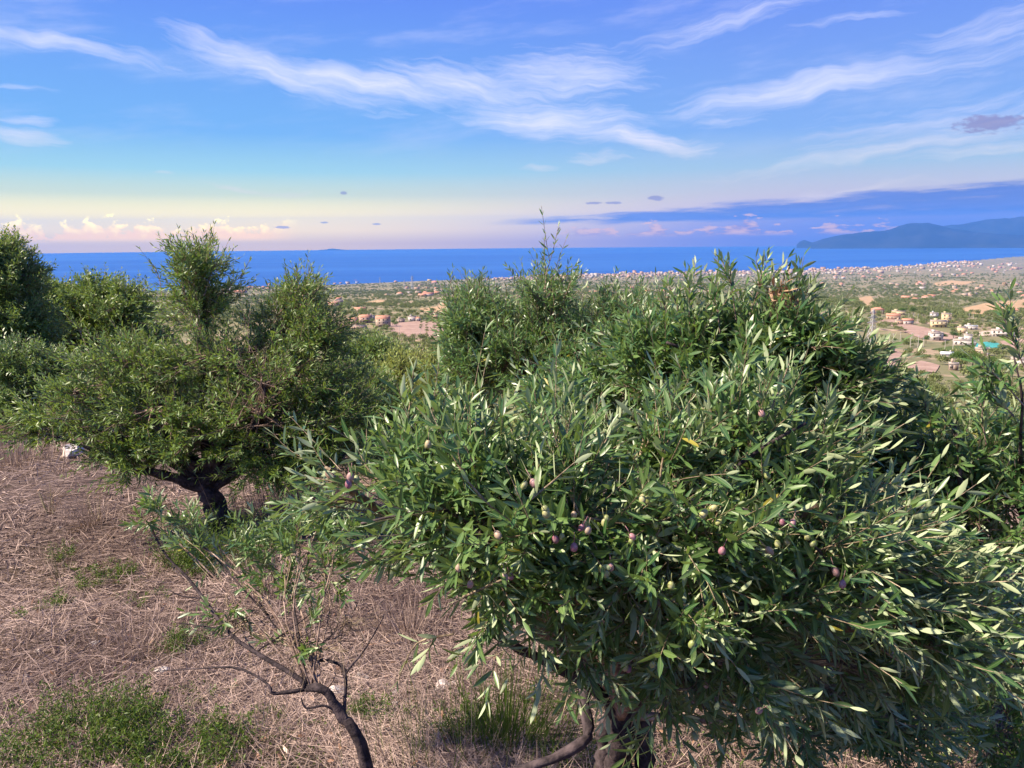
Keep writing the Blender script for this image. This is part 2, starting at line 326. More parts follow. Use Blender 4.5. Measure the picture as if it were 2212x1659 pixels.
def terrain(x, y):
    x = np.asarray(x, float); y = np.asarray(y, float)
    r0 = np.hypot(x, y); wx = 0.55 + 0.45 * np.clip((r0 - 12) / 50, 0, 1)
    yy = np.maximum(y, -0.02 * r0)
    r = np.maximum(np.hypot(x * wx, yy), 0.5)
    a = np.degrees(np.arctan2(x, np.maximum(y, 1e-3)))
    lr = np.log(r)
    zn = np.interp(lr, LR, LZ)
    for k in (0.86, 1.16): zn = zn + np.interp(lr + math.log(k), LR, LZ)
    zn = zn / 3
    wl_ = np.clip((-a - 9) / 13, 0, 1) * np.clip((70 - r0) / 30, 0, 1); wl_ = wl_ * wl_ * (3 - 2 * wl_)
    zn = zn * (1 - wl_) + wl_ * np.interp(lr, np.log([0.5, 3, 7, 12, 17, 22, 40, 70]), [-1.65, -2.2, -2.70, -2.95, -3.25, -4.2, -9.5, -19.0])
    C = np.interp(a, CA, CR); dC = np.degrees(np.arctan(-SEA / C)); d0 = math.degrees(math.atan(100 / 1200))
    q = np.clip((lr - math.log(1200)) / (np.log(C) - math.log(1200)), 0, 1)
    dep = d0 + (dC - d0) * q
    for (ba, br, sa, sr, amp) in BUMPS:
        dep = dep - amp * np.exp(-((a - ba) / sa) ** 2 - ((lr - math.log(br)) / sr) ** 2)
    und = np.sin(a * 0.9 + lr * 5.1) * np.sin(lr * 9.3 - a * 0.43) + 0.6 * np.sin(a * 2.1 - lr * 13.0) * np.sin(a * 0.7 + lr * 17)
    dep = dep - 0.07 * und * np.clip((lr - 6.6) / .5, 0, 1) * np.clip((1 - q) * 4, 0, 1)
    zf = -r * np.tan(np.radians(dep))
    bl = np.clip((lr - math.log(700)) / (math.log(1500) - math.log(700)), 0, 1); bl = bl * bl * (3 - 2 * bl)
    zm = zn
    for (ba, br, sa, sr, amp) in BUMPS[3:4]:
        zm = zm + (1 - bl) * r * math.radians(amp) * np.exp(-((a - ba) / sa) ** 2 - ((lr - math.log(br)) / sr) ** 2)
    z = zm * (1 - bl) + zf * bl
    z = np.where(r > C, SEA - (r - C) * 0.02, np.maximum(z, SEA + 0.6 * np.clip((C - r) / 300, 0, 1)))
    z = z + np.where(y < 0, -0.10 * y * np.clip(1 - r0 / 4000, 0, 1), 0)
    nb = np.clip((80 - r0) / 60, 0, 1)
    z = z + nb * (0.05 * np.sin(x * 1.3 + 0.7 * y) * np.sin(y * 1.1 - .4 * x) + 0.09 * np.sin(x * .45 + 1.0) * np.sin(y * .37))
    md = np.clip((r0 - 40) / 200, 0, 1) * np.clip((3000 - r0) / 1500, 0, 1)
    z = z + md * 1.2 * (np.sin(x / 41 + y / 67) * np.sin(y / 53 - x / 90))
    return z
def hit(px, py, rmin=1.0, rmax=34000):
    """where the view ray through a reference pixel meets the terrain"""
    d = D(px, py); h = math.hypot(d[0], d[1]); rr = np.exp(np.linspace(math.log(rmin), math.log(rmax), 1500))
    g = rr / h; zz = d[2] * g - terrain(d[0] * g, d[1] * g)
    i = np.argmax(zz < 0)
    if not (zz < 0).any(): i = len(rr) - 1
    i = max(i, 1); lo, hi = g[i - 1], g[i]
    for _ in range(25):
        m_ = (lo + hi) / 2
        if d[2] * m_ - terrain(d[0] * m_, d[1] * m_) < 0: hi = m_
        else: lo = m_
    p = d * hi; p[2] = float(terrain(p[0], p[1])); return p
def m_ground(t, out):
    g = t.new('ShaderNodeNewGeometry').outputs['Position']
    ln = t.vlen(g)
    far = t.mr(ln, 13.0, 45.0)
    # near: trampled straw over mauve-brown soil
    n1 = t.noise(g, 1.1, 5, .6); n2 = t.noise(t.mapping(g, rot=rad(12), scale=(3.0, .55, 1)), 14.0, 5, .65, .8); n3 = t.noise(g, 60, 3)
    near = t.mix(t.mr(n2, .38, .70), (0.060, 0.040, 0.038), (0.24, 0.175, 0.15)); near = t.mix(t.mr(n1, .48, .68), near, (0.075, 0.055, 0.04))
    near = t.mix(t.mr(n3, .55, .8, 0, .5), near, (0.32, 0.24, 0.20))
    # far: groves, scrub, ploughed and stubble plots
    vor = t.new('ShaderNodeTexVoronoi'); t.l.new(t.mapping(g, rot=rad(24), scale=(120, 210, 400)), vor.inputs['Vector'])
    cell = t.new('ShaderNodeSeparateColor'); t.l.new(vor.outputs['Color'], cell.inputs[0])
    plot = t.ramp(cell.outputs[0], [(0, (0.16, 0.155, 0.075)), (.30, (0.20, 0.175, 0.095)), (.50, (0.26, 0.205, 0.12)), (.72, (0.32, 0.235, 0.155)), (.9, (0.38, 0.27, 0.20))], 'CONSTANT')
    f1 = t.noise(g, 0.012, 5, .6); f2 = t.noise(g, 0.11, 4, .65); f3 = t.noise(g, 0.9, 4, .6)
    fr = t.mix(t.mr(f1, .42, .62), plot, (0.17, 0.16, 0.085)); fr = t.mix(t.mr(f2, .52, .68, 0, .7), fr, (0.075, 0.095, 0.035))
    fr = t.mix(t.mr(f3, .5, .8, 0, .6), fr, (0.27, 0.205, 0.13))
    c = t.mix(far, near, fr)
    h = t.m('MULTIPLY_ADD', n2, 0.7, n3)
    return principled(t, c, 0.95, 0.1, bump(t, h, 0.9, 0.035))
M_GROUND = pmat('hillside_ground', m_ground)
azs = np.concatenate([np.arange(-180, -62, 6.0), np.arange(-62, 62, 0.4), np.arange(62, 180, 6.0)])
rs = np.concatenate([[0.0], np.exp(np.linspace(math.log(0.6), math.log(60), 110)), np.exp(np.linspace(math.log(62), math.log(3000), 150)), np.exp(np.linspace(math.log(3100), math.log(35000), 70))])
AA, RR = np.meshgrid(np.radians(azs), rs)
GX, GY = RR * np.sin(AA), RR * np.cos(AA)
GV = np.stack([GX, GY, terrain(GX, GY)], -1).reshape(-1, 3)
na, nr = len(azs), len(rs)
ii, jj = np.meshgrid(np.arange(nr - 1), np.arange(na), indexing='ij')
a_ = ii * na + jj; b_ = ii * na + (jj + 1) % na
GQ = np.stack([a_, b_, b_ + na, a_ + na], -1).reshape(-1, 4)[:, ::-1]
GQ = GQ[na:]
tri0 = np.stack([np.arange(na) + na, (np.arange(na) + 1) % na + na, np.zeros(na, int)], 1)
link('ground', mesh('ground', GV, [GQ, tri0], M_GROUND, smooth=True), kind='structure')

def m_sea(t, out):
    g = t.new('ShaderNodeNewGeometry').outputs['Position']
    n = t.noise(t.mapping(g, rot=rad(-8), scale=(900, 260, 500)), 1.0, 6, .6, .6); n2 = t.noise(g, 0.02, 4, .6)
    st = t.noise(t.mapping(g, rot=rad(5), scale=(9000, 1400, 500)), 1.0, 4, .55, .8)
    c = t.mix(t.mr(st, .38, .66), (0.009, 0.062, 0.25), (0.022, 0.10, 0.32))
    return principled(t, c, 0.42, 0.22, bump(t, t.m('ADD', n, n2), 0.25, 3.0))
M_SEA = pmat('sea_water', m_sea)
ths = np.linspace(0, 2 * math.pi, 361)[:-1]; rr_ = np.array([3500, 7000, 13000, 20000, 28000, 36000.0])
SV = np.array([[r * math.sin(t), r * math.cos(t), SEA] for r in rr_ for t in ths]); n_ = 360
SQ = np.array([[k * n_ + i, (k + 1) * n_ + i, (k + 1) * n_ + (i + 1) % n_, k * n_ + (i + 1) % n_] for k in range(5) for i in range(n_)])
link('sea', mesh('sea', SV, [SQ[:, ::-1]], M_SEA, smooth=True), kind='structure')

# ------------------------------------------------------------------ far mountains and islands
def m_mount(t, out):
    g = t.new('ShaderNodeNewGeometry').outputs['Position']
    n = t.noise(g, 0.0009, 6, .6); c = t.mix(t.mr(n, .4, .65), (0.012, 0.016, 0.026), (0.028, 0.032, 0.04))  # dark bluish tone: cloud shade and distance haze put into the slope colour
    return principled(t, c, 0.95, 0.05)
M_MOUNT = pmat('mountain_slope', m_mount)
def ridge(name, prof, dist, depth, n=220, m=26, seed=1, rough=0.10):
    """a mountain range standing on the sea: prof = crest as (azimuth, crest height)"""
    A = np.array([p[0] for p in prof]); H = np.array([p[1] for p in prof])
    az_ = np.linspace(A[0], A[-1], n); V = []
    for j in range(m):
        q = j / (m - 1); sh = math.sin(math.pi * min(1, q * 1.02)) ** 0.8
        for a in az_:
            h = np.interp(a, A, H); d = dist + (q - 0.5) * depth
            nz = mnoise.fractal(Vector((a * 1.1 + seed, q * 5.0, seed * 3.1)), 0.9, 2.0, 6)
            z = h * max(0, sh) * (1 + rough * nz * (1 - sh ** 6 * 0.6)) if 0 < j < m - 1 else -30
            V.append((d * math.sin(rad(a)), d * math.cos(rad(a)), SEA + z))
    ix = np.arange(n * m).reshape(m, n)
    Q = np.stack([ix[:-1, :-1], ix[:-1, 1:], ix[1:, 1:], ix[1:, :-1]], -1).reshape(-1, 4)
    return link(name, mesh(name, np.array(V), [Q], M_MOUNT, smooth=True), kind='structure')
def crest(pts, dist): 
    out = []
    for px, py in pts:
        a, e = azel(px, py); out.append((a, dist * math.tan(rad(e)) - SEA))
    return out
MT = crest([(1752, 524.5), (1762, 522), (1780, 516), (1806, 510), (1830, 507), (1856, 502), (1880, 501), (1901, 499), (1930, 493), (1956, 485), (1978, 483), (1998, 480), (2012, 483), (2031, 488), (2060, 494), (2100, 500), (2150, 505), (2212, 508)], 29000)
MT += [(MT[-1][0] + 4, MT[-1][1] * .9), (MT[-1][0] + 12, MT[-1][1] * .5)]
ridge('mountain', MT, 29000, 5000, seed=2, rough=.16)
MT = crest([(1940, 515), (1990, 500), (2031, 490), (2060, 487), (2081, 486), (2100, 481), (2126, 475), (2140, 474), (2156, 472), (2180, 473), (2212, 468)], 33500)
MT += [(MT[-1][0] + 2, MT[-1][1] * 1.05), (MT[-1][0] + 6, MT[-1][1] * 1.15), (MT[-1][0] + 14, MT[-1][1] * 0.9), (MT[-1][0] + 25, MT[-1][1] * 0.5)]
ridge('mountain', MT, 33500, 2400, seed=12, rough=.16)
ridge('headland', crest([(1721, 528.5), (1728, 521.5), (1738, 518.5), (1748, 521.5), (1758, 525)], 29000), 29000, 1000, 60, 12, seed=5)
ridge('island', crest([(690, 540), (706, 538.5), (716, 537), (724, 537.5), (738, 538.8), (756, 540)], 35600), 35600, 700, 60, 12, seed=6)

# ------------------------------------------------------------------ haze
hb = bpy.data.meshes.new('haze'); bm = bmesh.new(); bmesh.ops.create_cube(bm, size=1); bm.to_mesh(hb); bm.free()
hm = bpy.data.materials.new('haze'); hm.use_nodes = True; hm.node_tree.nodes.clear(); ht = NT(hm.node_tree)
pv = ht.new('ShaderNodeVolumePrincipled'); pv.inputs['Color'].default_value = (0.12, 0.37, 1.0, 1); pv.inputs['Density'].default_value = 3.0e-5; pv.inputs['Anisotropy'].default_value = 0.0
ho = ht.new('ShaderNodeOutputMaterial'); ht.l.new(pv.outputs[0], ho.inputs['Volume']); hb.materials.append(hm)
hz = link('haze', hb, kind='stuff'); hz.scale = (73000, 73000, 2150); hz.location = (0, 0, 75)

# ------------------------------------------------------------------ olive trees
NEAR_LEAF_MESHES = {}
def leaf_prototypes(mat):
    key = mat.name
    if key not in NEAR_LEAF_MESHES:
        out = []
        for i in range(12):
            g = np.random.default_rng(100 + i)
            V, pl, at_ = leaves(np.zeros((1, 3)), np.array([[1.0, 0, 0]]), np.array([[0, 0, 1.0]]), np.ones(1), np.array([g.uniform(.095, .125)]), np.array([g.uniform(-.22, .10)]), 'hi', np.array([(i + .5) / 12 if i < 11 else 0.6]))
            out.append(mesh('leaf', V, pl, mat, at_, smooth=True))
        NEAR_LEAF_MESHES[key] = out
    return NEAR_LEAF_MESHES[key]
def bez(S_, M_, T_, t):
    t = t[..., None]
    return (1 - t) ** 2 * S_ + 2 * t * (1 - t) * M_ + t * t * T_
def bezt(S_, M_, T_, t):
    t = t[..., None]
    return unit(2 * (1 - t) * (M_ - S_) + 2 * t * (T_ - M_))
VIEW = {'r': x_, 'u': np.array([0, 0, 1.0]), 't': np.array([0, -1.0, 0])}
def bias_vec(b): return b[0] * VIEW['r'] + b[1] * VIEW['u'] + b[2] * VIEW['t']

def olive(label, base_px, fork_px, lobes, leaf, lod, group=None, n_tw=22, n_sh=5, n_lf=16, L=(.045, .068), shoot=(.12, .26), trunk_r=(.10, .06),
          seed=1, part_leaves=0, limbs=(), extra_shoots=(), twig_r=.004, rz=.26, leaf_w=.095, ground_base=True, sub_limb=0.018, bare=None, trunk_pts=None, olives=()):
    """an olive tree: trunk, one branch per lobe of the crown, twigs, shoots and leaves; lobes = (px, py, depth, rx_px, ry_px, bias, density)"""
    g = np.random.default_rng(seed)
    bp = at(*base_px); 
    if ground_base: bp = np.array([bp[0], bp[1], float(terrain(bp[0], bp[1])) - 0.05])
    fk = at(*fork_px)
    root = thing('olive_tree', bp, label, 'olive tree', group)
    tp = [bp] + [at(*p) for p in (trunk_pts or [])] + [fk]
    tm, TP = limb_mesh('trunk', tp, trunk_r[0], trunk_r[1], M_BARK, bp, 10, 16, .14, seed)
    link('trunk', tm, root)
    for i, (pts, r0, r1) in enumerate(limbs):
        lm, _ = limb_mesh('branch', [at(*p) for p in pts], r0, r1, M_BARK, bp, 7, 14, .12, seed + i)
        link('branch', lm, root)
    LP, LD, LN, LL, LR_, LB = [], [], [], [], [], []
    TW, TR = [], []; SH, SR = [], []
    for li, lb in enumerate(lobes):
        px, py, d, rx, ry = lb[:5]; b = lb[5] if len(lb) > 5 else (0, .6, .2); dens = lb[6] if len(lb) > 6 else 1.0; rzz = lb[7] if len(lb) > 7 else rz
        c = at(px, py, d); Rl = np.array([rx * d / F, rzz, ry * d / F]); bv = bias_vec(b)
        # limb of this lobe
        k0 = TP[int(g.integers(len(TP) * 2 // 3, len(TP)))]
        mid = (k0 + c) / 2 + np.array([g.normal(0, .06), g.normal(0, .06), 0.03 * np.linalg.norm(c - k0)])
        end = c + 0.45 * Rl * unit(bv + .01)
        ln = np.linalg.norm(c - k0)
        lm, LPts = limb_mesh('branch', [k0, mid, c, end], sub_limb * min(1.6, .7 + ln * .4), sub_limb * .3, M_BARK if lod != 'hi' else M_GREYTWIG, bp, 6, 12, .15, seed * 31 + li)
        link('branch', lm, root)
        n = max(3, int(n_tw * dens))
        uv = unit(g.normal(0, 1, (n, 3))); uv[:, 1] *= .9
        T_ = c + Rl * uv * (g.uniform(0, 1, (n, 1)) ** .42) * .92
        S_ = LPts[g.integers(4, 12, n)] + g.normal(0, .01, (n, 3))
        M_ = (S_ + T_) / 2 + np.array([0, 0, 1.0]) * (0.12 * np.linalg.norm(T_ - S_, axis=1))[:, None] * g.uniform(-.6, 1.3, (n, 1)) + g.normal(0, .03, (n, 3))
        tt = np.linspace(0, 1, 7)
        TW.append(np.stack([bez(S_, M_, T_, np.full(n, t)) for t in tt], 1)); TR.append(np.linspace(1, .45, 7)[None] * twig_r * g.uniform(.7, 1.25, (n, 1)))
        tS = g.uniform(.35, 1, (n, n_sh)); tS[:, -1] = 1.0
        for j in range(n_sh):
            p = bez(S_, M_, T_, tS[:, j]); tg = bezt(S_, M_, T_, tS[:, j]); out = unit((p - c) / Rl)
            dr = unit(.55 * tg + .45 * out + .75 * bv + g.normal(0, .32, (n, 3)))
            Ls = g.uniform(shoot[0], shoot[1], n) * g.choice([.7, 1, 1.15], n)
            cv = unit(g.normal(0, 1, (n, 3)) + np.array([0, 0, .7]) + .5 * bv) * g.uniform(.05, .30, (n, 1))
            ss = np.linspace(0, 1, 6)
            PT = p[:, None] + dr[:, None] * (ss[:, None] * Ls[:, None, None]) + cv[:, None] * ((ss ** 2)[:, None] * Ls[:, None, None])
            SH.append(PT); SR.append(np.linspace(1, .5, 6)[None] * twig_r * .45 * np.ones((n, 1)))
            if bare and li in bare and g.random() < (.65 if li > 14 and lod != 'hi' else .93): continue
            add_leaves(g, PT, n_lf, L, LP, LD, LN, LL, LR_, LB)
    for (pts, nl, jit) in extra_shoots:           # named long shoots that stand out of the crown
        PT = smooth_path([at(*p) for p in pts], 9)[None]
        TW.append(np.stack([smooth_path([at(*p) for p in pts], 7)], 0)); TR.append((np.linspace(1.0, .4, 7) * twig_r * .8)[None])
        add_leaves(g, PT, nl, L, LP, LD, LN, LL, LR_, LB, lo=.2)
        for _ in range(jit):                      # side shoots from its lower half
            k = int(g.integers(1, 6)); p0 = PT[0, k]; dd = unit(PT[0, min(k + 3, 8)] - p0); ln = np.linalg.norm(PT[0, -1] - PT[0, 0]) * g.uniform(.3, .6)
            dd = unit(dd + g.normal(0, .45, 3)); ss = np.linspace(0, 1, 6)[:, None]; PS = (p0 + dd * ss * ln + np.array([0, 0, .25]) * ss ** 2 * ln)[None]
            SH.append(PS); SR.append((np.linspace(1, .5, 6) * twig_r * .5)[None]); add_leaves(g, PS, max(8, nl * 3 // 5 // 2 * 2), L, LP, LD, LN, LL, LR_, LB, lo=.1)
    P, Dr, Nn = np.concatenate(LP), np.concatenate(LD), np.concatenate(LN); Ln, Rn, Bn = np.concatenate(LL), np.concatenate(LR_), np.concatenate(LB)
    keep = np.ones(len(P), bool)
    wd = Ln * leaf_w * g.uniform(.8, 1.2, len(P))
    if part_leaves:
        # the leaves that show largest: nearest leaf in each small cell of the view, then by size over distance
        tip = P + Dr * (Ln * .5)[:, None]; X, Y, Z = proj(tip)
        ok = (X > 0) & (X < 2212) & (Y > 0) & (Y < 1659) & (Z > .3)
        fac = np.abs((unit(Nn) * unit(tip)).sum(1)) + .25
        cell = (np.clip(X, 0, 2211) // 26).astype(int) * 1000 + (np.clip(Y, 0, 1658) // 26).astype(int)
        order = np.argsort(Z); first = {}
        for i in order:
            if ok[i] and cell[i] not in first: first[cell[i]] = i
        cand = np.array(list(first.values())); sc = Ln[cand] / Z[cand] * fac[cand]
        pick = cand[np.argsort(-sc)[:part_leaves]]
        keep[pick] = False
        pr = leaf_prototypes(leaf)
        for i in pick:
            x3 = unit(Dr[i]); z3 = unit(Nn[i] - (Nn[i] @ x3) * x3); y3 = np.cross(z3, x3)
            o = link('leaf', pr[11 if Rn[i] > .9975 else int(Rn[i] * 11)], root)
            l_ = Ln[i]; q = P[i] - bp
            o.matrix_local = Matrix(((x3[0] * l_, y3[0] * l_, z3[0] * l_, q[0]), (x3[1] * l_, y3[1] * l_, z3[1] * l_, q[1]), (x3[2] * l_, y3[2] * l_, z3[2] * l_, q[2]), (0, 0, 0, 1)))
    V, pl, at_ = leaves(P[keep], Dr[keep], Nn[keep], Ln[keep], wd[keep], Bn[keep], lod, Rn[keep])
    link('foliage', mesh('foliage', V - bp, pl, leaf, at_, smooth=(lod == 'hi')), root, kind='stuff')
    TWc, TRc, SHc, SRc = np.concatenate(TW), np.concatenate(TR), np.concatenate(SH), np.concatenate(SR)
    if lod != 'hi': k7, k6 = ([0, 2, 4, 6], [0, 2, 5]) if lod == 'mid' else ([0, 3, 6], [0, 5]); TWc, TRc, SHc, SRc = TWc[:, k7], TRc[:, k7], SHc[:, k6], SRc[:, k6]
    V, Q = tubes(TWc, TRc, 4 if lod == 'hi' else 3); V2, Q2 = tubes(SHc, SRc, 3)
    link('twigs', mesh('twigs', np.vstack([V, V2]) - bp, [Q, Q2 + len(V)], M_TWIG if lod == 'hi' else M_GREYTWIG, smooth=True), root, kind='stuff')
    return root, bp, P
def add_leaves(g, PT, n_lf, L, LP, LD, LN, LL, LR_, LB, lo=.12):
    n, K, _ = PT.shape
    tl = np.repeat(np.linspace(lo, 1, n_lf // 2), 2)
    fi = tl * (K - 1); i0 = np.minimum(fi.astype(int), K - 2); fr = (fi - i0)[None, :, None]
    p = PT[:, i0] * (1 - fr) + PT[:, i0 + 1] * fr; tg = unit(PT[:, i0 + 1] - PT[:, i0])
    ref = unit(g.normal(0, 1, (n, 1, 3)) * np.ones((1, len(tl), 1)))
    A = unit(np.cross(tg, ref)); B = np.cross(tg, A)
    pair = np.arange(len(tl)) // 2; ph = pair * (math.pi / 2) + (np.arange(len(tl)) % 2) * math.pi
    ph = ph[None] + g.normal(0, .35, (n, len(tl)))
    sd_ = A * np.cos(ph)[..., None] + B * np.sin(ph)[..., None]
    an = np.radians(g.uniform(25, 56, (n, len(tl)))) * np.where(tl > .93, .5, 1)[None]
    dr = tg * np.cos(an)[..., None] + sd_ * np.sin(an)[..., None] + np.array([0, 0, -.06])
    nn = tg - (tg * dr).sum(-1, keepdims=True) * dr + g.normal(0, .30, p.shape)
    sz = np.where(tl > .9, .78, 1.0)[None] * g.uniform(L[0], L[1], (n, len(tl)))
    ok = g.random((n, len(tl))) > .10
    LP.append(p[ok]); LD.append(unit(dr[ok])); LN.append(nn[ok]); LL.append(sz[ok]); LR_.append(g.random(ok.sum())); LB.append(g.uniform(-.24, .10, ok.sum()))

# the near olive tree full of fruit
UPB, LEFTB, RGT = (.25, .85, .1), (-.6, .55, .2), (.95, .12, .25)
A_LOBES = [(930, 1045, 1.90, 60, 65, (.05, .9, .1), .8), (1040, 1030, 1.82, 100, 75, (.25, .9, .1)), (1200, 1035, 1.90, 140, 80, (.35, .85, .1)),
    (1420, 1010, 1.95, 130, 80, (.25, .9, 0)), (1610, 965, 1.92, 130, 90, (.35, .8, .1)), (1720, 980, 1.95, 60, 70, (.5, .8, 0), .6),
    (1030, 1135, 1.78, 150, 90, (0, .55, .35)), (1240, 1140, 1.72, 210, 120, (.1, .5, .35)), (1490, 1120, 1.76, 200, 120, (.35, .5, .3)),
    (1720, 1120, 1.80, 160, 120, (.75, .4, .2)), (1880, 1230, 1.80, 160, 105, RGT), (1990, 1340, 1.85, 110, 90, RGT), (1090, 1250, 1.80, 150, 60, (-.15, .15, .5)),
    (1400, 1265, 1.72, 190, 90, (0, .1, .6)), (1680, 1290, 1.76, 210, 120, (.5, .1, .4)), (1800, 1430, 2.10, 170, 90, (.4, -.1, .3)),
    (1530, 1380, 1.86, 150, 50, (0, -.2, .5)), (1940, 1570, 2.60, 190, 100, (.2, .2, .3)), (910, 1150, 1.86, 60, 50, LEFTB, .6), (740, 1045, 1.98, 40, 20, (-1, .25, .1), .15),
    (1700, 1570, 2.55, 190, 80, (0, .1, .3)), (1440, 1440, 1.95, 110, 36, (0, -.4, .4), .5), (1300, 1170, 2.30, 380, 130, (0, .5, .2), 1.4), (1720, 1230, 2.35, 300, 190, (.2, .4, .2), 1.5), (1850, 1480, 2.5, 260, 150, (.2, .3, .3), 1.3), (1230, 1330, 1.95, 110, 45, (-.2, -.2, .4), .4)]
A_LIMBS = [([(1392, 1660, 2.95), (1384, 1560, 2.9), (1398, 1480, 2.8), (1450, 1400, 2.6)], .04, .022), ([(1300, 1660, 2.9), (1310, 1570, 2.85), (1340, 1480, 2.75)], .034, .02), ([(1330, 1560, 2.86), (1300, 1480, 2.80), (1262, 1500, 2.74), (1268, 1560, 2.70), (1262, 1602, 2.66), (1200, 1638, 2.62), (1110, 1668, 2.58)], .024, .016),
           ([(1380, 1520, 2.8), (1420, 1420, 2.5), (1520, 1290, 2.2), (1640, 1240, 2.0)], .035, .012),
           ([(1380, 1500, 2.8), (1600, 1400, 2.5), (1850, 1380, 2.3), (1990, 1400, 2.1)], .035, .012),
           ([(1330, 1520, 2.8), (1200, 1440, 2.5), (1120, 1400, 2.3), (1060, 1370, 2.2)], .022, .009),
           ([(1540, 1230, 1.75), (1480, 1150, 1.70), (1560, 1100, 1.66), (1680, 1120, 1.65), (1760, 1180, 1.66), (1800, 1240, 1.67)], .006, .003),
           ([(1640, 1090, 1.8), (1575, 1030, 1.74), (1660, 960, 1.72), (1740, 915, 1.72)], .006, .003),
           ([(1080, 1180, 1.72), (960, 1100, 1.66), (880, 1110, 1.66), (780, 1130, 1.7)], .005, .0025)]
A_SH = [([(1140, 1020, 1.75), (1160, 940, 1.76), (1175, 870, 1.78)], 20, 2), ([(1280, 1010, 1.78), (1310, 950, 1.8), (1345, 895, 1.82)], 18, 2), ([(1550, 970, 1.8), (1535, 890, 1.82), (1528, 825, 1.84)], 20, 2), ([(1380, 1000, 1.8), (1395, 920, 1.82), (1400, 860, 1.84)], 18, 2), ([(1010, 1010, 1.75), (985, 940, 1.76), (1000, 880, 1.78)], 18, 2), ([(1760, 980, 1.85), (1785, 920, 1.86), (1800, 870, 1.87)], 18, 2), ([(860, 1080, 1.8), (800, 1020, 1.82), (775, 975, 1.84)], 16, 2), ([(870, 960, 1.85), (885, 880, 1.84), (893, 800, 1.84)], 20, 1), ([(1090, 1120, 1.6), (1010, 1040, 1.58), (985, 950, 1.6), (975, 925, 1.6)], 16, 1),
        ([(1095, 1120, 1.58), (1170, 1060, 1.56), (1240, 1000, 1.58)], 18, 1), ([(1420, 1080, 1.7), (1440, 960, 1.74), (1500, 850, 1.78)], 20, 1),
        ([(1640, 940, 1.75), (1680, 850, 1.76), (1705, 785, 1.78)], 18, 1), ([(1880, 1290, 1.7), (2000, 1300, 1.68), (2110, 1325, 1.7)], 24, 1),
        ([(1820, 1180, 1.7), (1900, 1140, 1.7), (1985, 1190, 1.7)], 20, 1), ([(1900, 1400, 1.75), (1990, 1460, 1.75), (2040, 1500, 1.75)], 20, 1),
        ([(800, 1050, 1.85), (720, 1040, 1.86), (645, 1025, 1.88)], 14, 1), ([(980, 1370, 1.9), (900, 1390, 1.92), (860, 1470, 1.95)], 8, 1),
        ([(1460, 1330, 1.6), (1520, 1360, 1.6), (1590, 1440, 1.62)], 12, 1), ([(1000, 1290, 1.6), (1090, 1250, 1.58), (1130, 1230, 1.58)], 14, 1)]
root_a, bp_a, LPA = olive('large near olive tree bearing pink and green olives, its trunk dark at the bottom', (1345, 1650, 2.9), (1335, 1440, 2.75), A_LOBES, M_LEAF, 'hi', n_tw=20, n_sh=5, n_lf=16, L=(.038, .064), shoot=(.10, .22),
      trunk_r=(.062, .045), seed=3, part_leaves=300, limbs=A_LIMBS, extra_shoots=A_SH, rz=.24, leaf_w=.094)

# olives of the near tree
def m_olive(t, out):
    r = t.new('ShaderNodeObjectInfo').outputs['Random']; tc = t.new('ShaderNodeTexCoord').outputs['Object']
    c = t.ramp(r, [(0, (0.22, 0.27, 0.07)), (.32, (0.34, 0.33, 0.14)), (.55, (0.38, 0.23, 0.20)), (.8, (0.30, 0.12, 0.16)), (1, (0.24, 0.08, 0.12))])
    n = t.noise(tc, 90, 4, .6); n2 = t.noise(tc, 400, 2)
    c = t.mix(t.mr(n, .4, .7, 0, .45), c, (0.42, 0.36, 0.33)); c = t.mix(t.mr(n2, .68, .75, 0, .6), c, (0.3, 0.22, 0.15))
    return principled(t, c, 0.45, 0.35)
M_OLIVE = pmat('olive_skin', m_olive)
def olive_mesh():
    bm = bmesh.new(); bmesh.ops.create_uvsphere(bm, u_segments=12, v_segments=8, radius=1)
    for v in bm.verts:
        z = v.co.z; s = 1 - .10 * z; v.co = Vector((v.co.x * .0088 * s, v.co.y * .0088 * s, z * .0112))
    st = bmesh.ops.create_cone(bm, cap_ends=True, segments=5, radius1=.0009, radius2=.0007, depth=.026)
    for v in st['verts']: v.co += Vector((.002 * (v.co.z > 0), 0, .022))
    me = bpy.data.meshes.new('olive'); bm.to_mesh(me); bm.free()
    for p in me.polygons: p.use_smooth = True
    me.materials.append(M_OLIVE); return me
OM = olive_mesh()
OLV = [(1153, 1044), (1132, 1048), (757, 1030), (770, 1036), (753, 1045), (1645, 893), (1657, 1027), (1400, 1080), (1388, 1078), (1263, 1130), (1270, 1145), (1256, 1140), (1306, 1130), (1310, 1120), (1364, 1170), (1366, 1160), (1458, 1163), (1541, 1098), (1553, 1128), (1416, 1135), (1690, 1128), (1712, 1130), (1680, 1175), (1700, 1170), (1745, 1160), (1757, 1174), (1662, 1190), (1560, 1190), (1660, 1120), (1805, 1235), (1820, 1262), (990, 1227), (1090, 1247), (1103, 1245), (1075, 1155), (1178, 1100), (1180, 1110), (1240, 1112), (1200, 1165), (1214, 1160), (1300, 1228), (1310, 1240), (1320, 1225), (1016, 1262), (925, 960), (1118, 1060), (1350, 1440), (1358, 1445), (1410, 1435), (1470, 1440), (1495, 1392), (1640, 1535), (1525, 1480), (1450, 1265), (1500, 1590), (1240, 1182), (1520, 1110)]
AX, AY, AZ = proj(LPA); og = np.random.default_rng(4)
